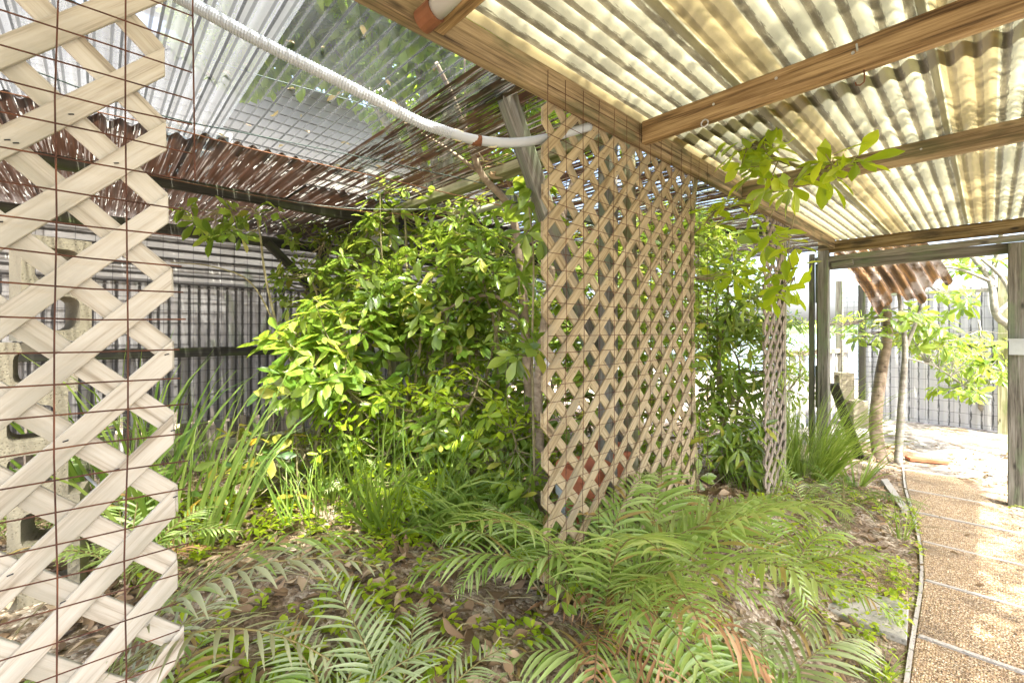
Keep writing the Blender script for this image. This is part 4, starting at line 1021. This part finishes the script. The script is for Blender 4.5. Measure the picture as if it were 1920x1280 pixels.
def fern(label, base, n, L, ll, seed, mats=FERN, dry=0, az=(0, 360), lift=(50, 78), arch=(65, 115), nl=30, droop=.6, extra=()):
    rg = random.Random(seed); b = Vector(base); root = thing('fern', label, 'fern', b)
    specs = [(az[0]+(az[1]-az[0])*(k+.5)/n+rg.uniform(-15, 15), rg.uniform(*lift), rg.uniform(*arch), L*rg.uniform(.75, 1.12), mats, 'frond', 0.0, droop) for k in range(n)]
    specs += [(rg.uniform(*az), rg.uniform(30, 60), rg.uniform(100, 150), L*rg.uniform(.6, .9), FERND, 'dry_frond', .35, 1.2) for k in range(dry)]
    specs += list(extra)
    for (a, lf, ar, l, mt, nm, cu, dp) in specs:
        m = frond_mesh(l, nl, ll*l/L, R(ar), R(lf), rg, curl=cu, droop=dp)
        m.build(nm, [mt[0], RACHD if mt is FERND else RACH], root, Matrix.Translation(b+Vector((rg.uniform(-.03, .03), rg.uniform(-.03, .03), 0))) @ Matrix.Rotation(R(a), 4, 'Z'), smooth=True)
    return root
def FB(px, py, d):
    p = at(px, py, d); p.z = ground_h(p.x, p.y); return p
# azimuths are world angles (0 = +X, 90 = +Y); the camera looks towards 137
fern('large arching fern at the foot of the wide tan lattice', FB(1225, 622, 1.72), 13, .82, .23, 71, FERN, 1, lift=(58, 84), arch=(70, 120), nl=25, droop=.6)
fern('fern with dead brown fronds at the broken lattice corner', FB(1120, 622, 1.62), 10, .84, .20, 72, FERN, 3, lift=(55, 82), arch=(60, 110), nl=24, droop=.6)
fern('silvery fern spreading low at the bottom before the tan lattice', FB(1150, 622, 1.15), 9, .66, .17, 73, FERNS, 1, lift=(35, 62), arch=(60, 100), nl=20)
fern('broad fern by the gravel in front of the large arching fern', FB(1310, 622, 1.34), 10, .68, .20, 74, FERN, 2, lift=(38, 68), arch=(60, 110), nl=24, droop=.6)
fern('green fern leaning over the pebbled paving slab', FB(1470, 622, 2.25), 8, .55, .15, 75, FERN, 0, lift=(35, 65), arch=(60, 110), nl=22)
fern('pale fern on the gritty slope above the concrete slab', FB(1425, 622, 1.52), 9, .62, .18, 90, FERNS, 1, lift=(40, 68), arch=(60, 110), nl=24, droop=.6)
fern('fern below the lattice gap behind the large arching fern', FB(1350, 622, 2.25), 9, .58, .16, 76, FERN, 1, lift=(45, 75), arch=(70, 120), nl=22)
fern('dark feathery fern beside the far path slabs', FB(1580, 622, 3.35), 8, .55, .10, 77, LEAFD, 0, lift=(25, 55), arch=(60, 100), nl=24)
fern('small dark fern at the post of the narrow lattice', FB(1500, 622, 3.2), 7, .5, .10, 78, FERN, 0, lift=(35, 65), arch=(70, 110), nl=22)
fern('silvery fern in the leaf litter at bottom centre', FB(745, 622, 1.13), 6, .46, .12, 79, FERNS, 0, az=(40, 240), lift=(25, 50), arch=(30, 70), nl=20, droop=.4)
fern('small silvery fern left of the bottom centre one', FB(620, 622, 1.12), 4, .34, .10, 80, FERNS, 0, az=(60, 260), lift=(25, 50), arch=(30, 70), nl=18, droop=.4)
fern('yellowish fern just right of the bottom centre one', FB(860, 622, 1.12), 3, .32, .08, 81, FERNS, 0, az=(40, 220), lift=(30, 50), arch=(40, 80), nl=16)
fern('fern bending left at the foot of the slender trunk', FB(985, 622, 1.95), 7, .50, .15, 82, FERN, 1, lift=(40, 72), arch=(70, 120), nl=20, droop=1.0)
fern('pale fern in a sun patch under the low shrub', FB(600, 622, 2.9), 9, .55, .12, 83, FERNS, 0, lift=(35, 65), arch=(60, 110), nl=22)
fern('pale fern in the sunny litter behind the sapling', FB(700, 622, 2.75), 8, .5, .11, 84, FERNS, 0, lift=(30, 60), arch=(60, 110), nl=20)
fern('fern in the shade behind the sapling stem', FB(540, 622, 3.3), 8, .5, .11, 85, FERNS, 1, lift=(35, 65), arch=(60, 110), nl=20)
fern('bright fern behind the concrete block stack', FB(40, 622, 2.1), 8, .7, .13, 86, FERN, 0, lift=(50, 80), arch=(60, 110), nl=24)
fern('green fern low behind the tall pale lattice', FB(250, 622, 1.75), 8, .6, .13, 87, FERN, 1, lift=(50, 80), arch=(70, 120), nl=24)
fern('big grey green fern in front of the tall pale lattice', FB(50, 622, .90), 3, .60, .10, 88, FERN, 0, az=(150, 420), lift=(40, 60), arch=(60, 90), nl=26, droop=.7,
     extra=[(60, 72, 100, .96, FERNG, 'frond', .02, .5), (100, 55, 80, .7, FERNG, 'frond', .02, .6), (40, 68, 95, .85, FERNG, 'frond', .02, .5), (78, 76, 112, .92, FERN, 'frond', .02, .6)])
fern('bright green fern at the very bottom before the tall lattice', FB(230, 622, .88), 6, .38, .13, 89, FERN, 0, lift=(35, 60), arch=(50, 90), nl=18)

# ------------------------------------------------------------------ grasses
def grass(label, base, n, L, wd, seed, lean=(0, 0), spread=.35, mats=GRASS, name='grass_clump', stiff=.8):
    rg = random.Random(seed); b = Vector(base); m = MB()
    for k in range(n):
        a = rg.uniform(0, 6.28); r = spread*rg.random()**.5*.35; p = b+Vector((r*math.cos(a), r*math.sin(a), 0))
        d = Vector((math.cos(a)*rg.uniform(.05, .45)+lean[0]*rg.random(), math.sin(a)*rg.uniform(.05, .45)+lean[1]*rg.random(), stiff)).normalized()
        l = L*rg.uniform(.5, 1.1); ns = 6; V, Fc = [], []; side = d.cross(Vector((math.cos(a+1.3), math.sin(a+1.3), .1))).normalized(); bend = rg.uniform(.25, 1.0)
        for j in range(ns+1):
            u = j/ns; ww = wd*(1-u**2)*.5+.0004
            V += [p-side*ww, p+side*ww]; p = p+d*(l/ns); d = (d+Vector((lean[0]*.15, lean[1]*.15, -bend*u*.75))).normalized()
        for j in range(ns): q = j*2; Fc.append((q, q+1, q+3, q+2))
        m.add(V, Fc, rg.random())
    o = m.build('blades', mats[0], None, smooth=True); o.name = name; WM[o.name] = WM.get(o.name, I4)
    return tag(o, label, 'grass')
grass('tall strappy green grass clump beside the sapling with yellow leaves', G(352, 1040), 30, 1.0, .016, 91, spread=.5)
grass('upright grass clump behind the tall pale lattice edge', G(300, 1000), 30, .9, .015, 92, spread=.6)
grass('long weeping grass at the foot of the grey gate post', G(1510, 900), 260, .95, .008, 93, (.25, -.35), .5)
grass('weeping grass between narrow lattice post and gate post', foot(1510, 4.4), 160, 1.1, .008, 94, (.2, -.3), .5)
grass('spidery light green grass tuft near the far path edge', G(1606, 912), 34, .55, .010, 95, spread=.2, stiff=.5)
grass('fine pale grass under the narrow lattice strip', foot(1415, 3.4), 60, .55, .006, 96, spread=.6, stiff=.6)
grass('flattened yellow green blades below the low shrub', G(760, 985), 120, .75, .012, 97, (.5, .1), .6, stiff=.4)
grass('leaning blades in litter left of the slender trunk', G(860, 1000), 120, .7, .012, 98, (-.1, .5), .6, stiff=.4)
grass('small grass tuft sprouting from the gravel by the path edge', G(1650, 1275), 26, .16, .004, 99, spread=.12, stiff=.6)
grass('thin grass growing in the path edge joint', G(1690, 1010), 16, .35, .005, 100, spread=.1)
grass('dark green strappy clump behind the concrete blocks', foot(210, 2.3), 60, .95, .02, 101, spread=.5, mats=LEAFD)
grass('thin weeds at the base of the back fence', foot(420, 3.9), 60, .7, .006, 102, spread=1.2)
grass('tangled green blades under the middle of the low shrub', G(700, 930), 120, .6, .009, 103, (.3, .3), .9, stiff=.5)
grass('sunlit thin blades in front of the small leafy bush', G(620, 960), 90, .45, .007, 104, (-.2, .2), .8, stiff=.6)
grass('arching blades beside the fern at the slender trunk', G(930, 1010), 80, .55, .010, 105, (-.3, -.2), .5, stiff=.6)
# dead white sticks behind the tall lattice
ds = thing('dead_stick_plant', 'bleached white dead stick plant behind the tall pale lattice', 'plant', foot(240, 1.9))
m = MB(); a0 = at(235, 960, 1.9)
for q in ([foot(238, 1.9), at(236, 1000, 1.9), a0, at(228, 830, 1.9)], [a0, at(268, 1000, 1.85)], [a0, at(205, 1020, 1.86)], [a0, at(262, 900, 1.92)], [a0, at(160, 890, 1.95)]):
    m.add(*tube(q, .006, 6))
m.build('stick', PAINTW, ds, smooth=True)
# terracotta pots behind the lattice foot
for (px, py, d, lab) in ((1095, 905, 2.05, 'terracotta pot behind the lower left of the tan lattice'), (1140, 870, 2.25, 'second terracotta pot just right behind the tan lattice'), (1078, 940, 2.1, 'grey plastic pot behind the lattice corner')):
    p = at(px, py, d); r = .12 if 'terra' in lab else .085; v, f = [], []; prof = [(.6, -.32), (.75, -.15), (.95, .08), (1.08, .08), (1.08, .16), (.92, .16), (.85, .02)]
    for (rr_, zz) in prof:
        for k in range(18): a = 2*math.pi*k/18; v.append((p.x+r*rr_*math.cos(a), p.y+r*rr_*math.sin(a), p.z+zz*.55))
    for i in range(len(prof)-1):
        for k in range(18): f.append((i*18+k, i*18+(k+1) % 18, i*18+18+(k+1) % 18, i*18+18+k))
    f.append(tuple(range(17, -1, -1)))
    tag(mo('flower_pot', v, f, TERRA if 'terra' in lab else BOXG, smooth=False), lab, 'pot')
    g_ = ground_h(p.x, p.y)
    block('rough upright concrete block under the ' + lab.replace('second ', ''), (p.x, p.y, p.z-.176-.39), .3*len(lab))

# ------------------------------------------------------------------ litter and ground cover
rg = random.Random(201); Ms, ix, ts = [], [], []
def clear_of_path(x, y): return x < lx(y)-.01 or x > rx(y)+.02
def litter(n, xr, yr, size, onpath=False):
    for _ in range(n):
        x, y = rg.uniform(*xr), rg.uniform(*yr)
        if not onpath and not clear_of_path(x, y): continue
        z = ground_h(x, y)+rg.uniform(.004, .03) if not onpath else .028
        a = rg.uniform(0, 6.28); X_ = Vector((math.cos(a), math.sin(a), rg.uniform(-.4, .4))); Z = Vector((rg.uniform(-.8, .8), rg.uniform(-.8, .8), 1))
        Ms.append(orient(Vector((x, y, z)), X_, Z, size*rg.uniform(.5, 1.2))); ix.append(rg.randrange(3)); ts.append(rg.random()**1.2)
litter(7000, (-4.9, -1.0), (-.6, 4.0), .085); litter(1900, (-1.1, -.3), (.3, 5.5), .055); litter(420, (-.9, 1.0), (5.6, 7.6), .06); litter(150, (-1.2, -.2), (5.2, 7), .06)
litter(300, (.2, .9), (4.0, 6.5), .05); litter(46, (-.3, .4), (1.8, 5.6), .035, True)
tag(merged('leaf_litter', P_DEAD, Ms, ix, DEAD[0], None, ts), 'brown dead leaves littering the ground', 'leaf litter', kind='stuff')
Ms, ix, ts = [], [], []
def cover(n, xr, yr, size, gate=None):
    for _ in range(n):
        x, y = rg.uniform(*xr), rg.uniform(*yr)
        if not clear_of_path(x, y) and abs(x-lx(y)) > .03: continue
        if math.sin(x*4.3+1)*math.sin(y*3.7)+rg.uniform(-.6, .6) < (.1 if gate is None else gate): continue
        h = rg.uniform(.015, .07)
        for Mx in rosette(Vector((x, y, max(ground_h(x, y), 0)+h)), Vector((rg.uniform(-.2, .2), rg.uniform(-.2, .2), 1)), rg.randint(3, 6), size, rg, .1): Ms.append(Mx); ix.append(rg.randrange(2)); ts.append(rg.random())
cover(2600, (-3.6, -1.0), (.1, 2.8), .045, -.05); cover(900, (-1.1, -.28), (1.2, 4.6), .040); cover(420, (-.85, -.26), (1.1, 3.6), .035, -.3); cover(150, (.1, .6), (4.4, 6), .03)
tag(merged('ground_cover', P_SMALL, Ms, ix, LIME[0], None, ts), 'small bright green weeds creeping over the litter', 'weeds', kind='stuff')
rg2 = random.Random(77); m = MB()
for _ in range(520):                               # fallen twigs and straw
    x, y = rg2.uniform(-4.8, -.35), rg2.uniform(-.4, 4.5); a = rg2.uniform(0, 3.14); l = rg2.uniform(.08, .4)
    if not clear_of_path(x, y): continue
    z = ground_h(x, y)+rg2.uniform(.01, .05); p = Vector((x, y, z)); d = Vector((math.cos(a), math.sin(a), rg2.uniform(-.1, .1)))*l
    m.add(*tube([p, p+d*.5+Vector((0, 0, rg2.uniform(0, .03))), p+d], [.0028, .0022, .0012], 4), rg2.random())
tag(m.build('fallen_twigs', W_TWIG), 'fallen thin twigs and straw strewn over the litter', 'twigs', kind='stuff')
st = thing('fallen_roof_tile', 'orange brown broken piece lying on sand beyond the path', 'debris', gnd(1740, 868))
p = gnd(1740, 868); v, f = boxv((-.17, -.05, 0), (.17, .05, .03)); v = [(a*(1+.2*b*9), b+.02*math.sin(a*9), c+.015*math.cos(a*7)) for a, b, c in v]
mo('shard', v, f, TERRA, st, Matrix.Translation(p+Vector((0, 0, .012))) @ Matrix.Rotation(.25, 4, 'Z'))

# dead leaves and twigs lying on the roof sheets
Ms, ix, ts = [], [], []; rg = random.Random(303)
for _ in range(110):
    if rg.random() < .55: x, y = rg.uniform(-2.7, -1.12), rg.uniform(-.3, 1.2)
    else: x, y = rg.uniform(-3.0, -1.12), rg.uniform(1.0, 3.6)
    a = rg.uniform(0, 6.28)
    Ms.append(orient(Vector((x, y, rz(x)+.016+rg.random()*.01)), Vector((math.cos(a), math.sin(a), rg.uniform(-.1, .2))), Vector((rg.uniform(-.3, .3), rg.uniform(-.3, .3), 1)), rg.uniform(.02, .055))); ix.append(rg.randrange(3)); ts.append(rg.random()*.5)
tag(merged('roof_litter', P_DEAD, Ms, ix, DEAD[0], None, ts), 'dead leaves lying on the clear roof sheets', 'leaf litter', kind='stuff')
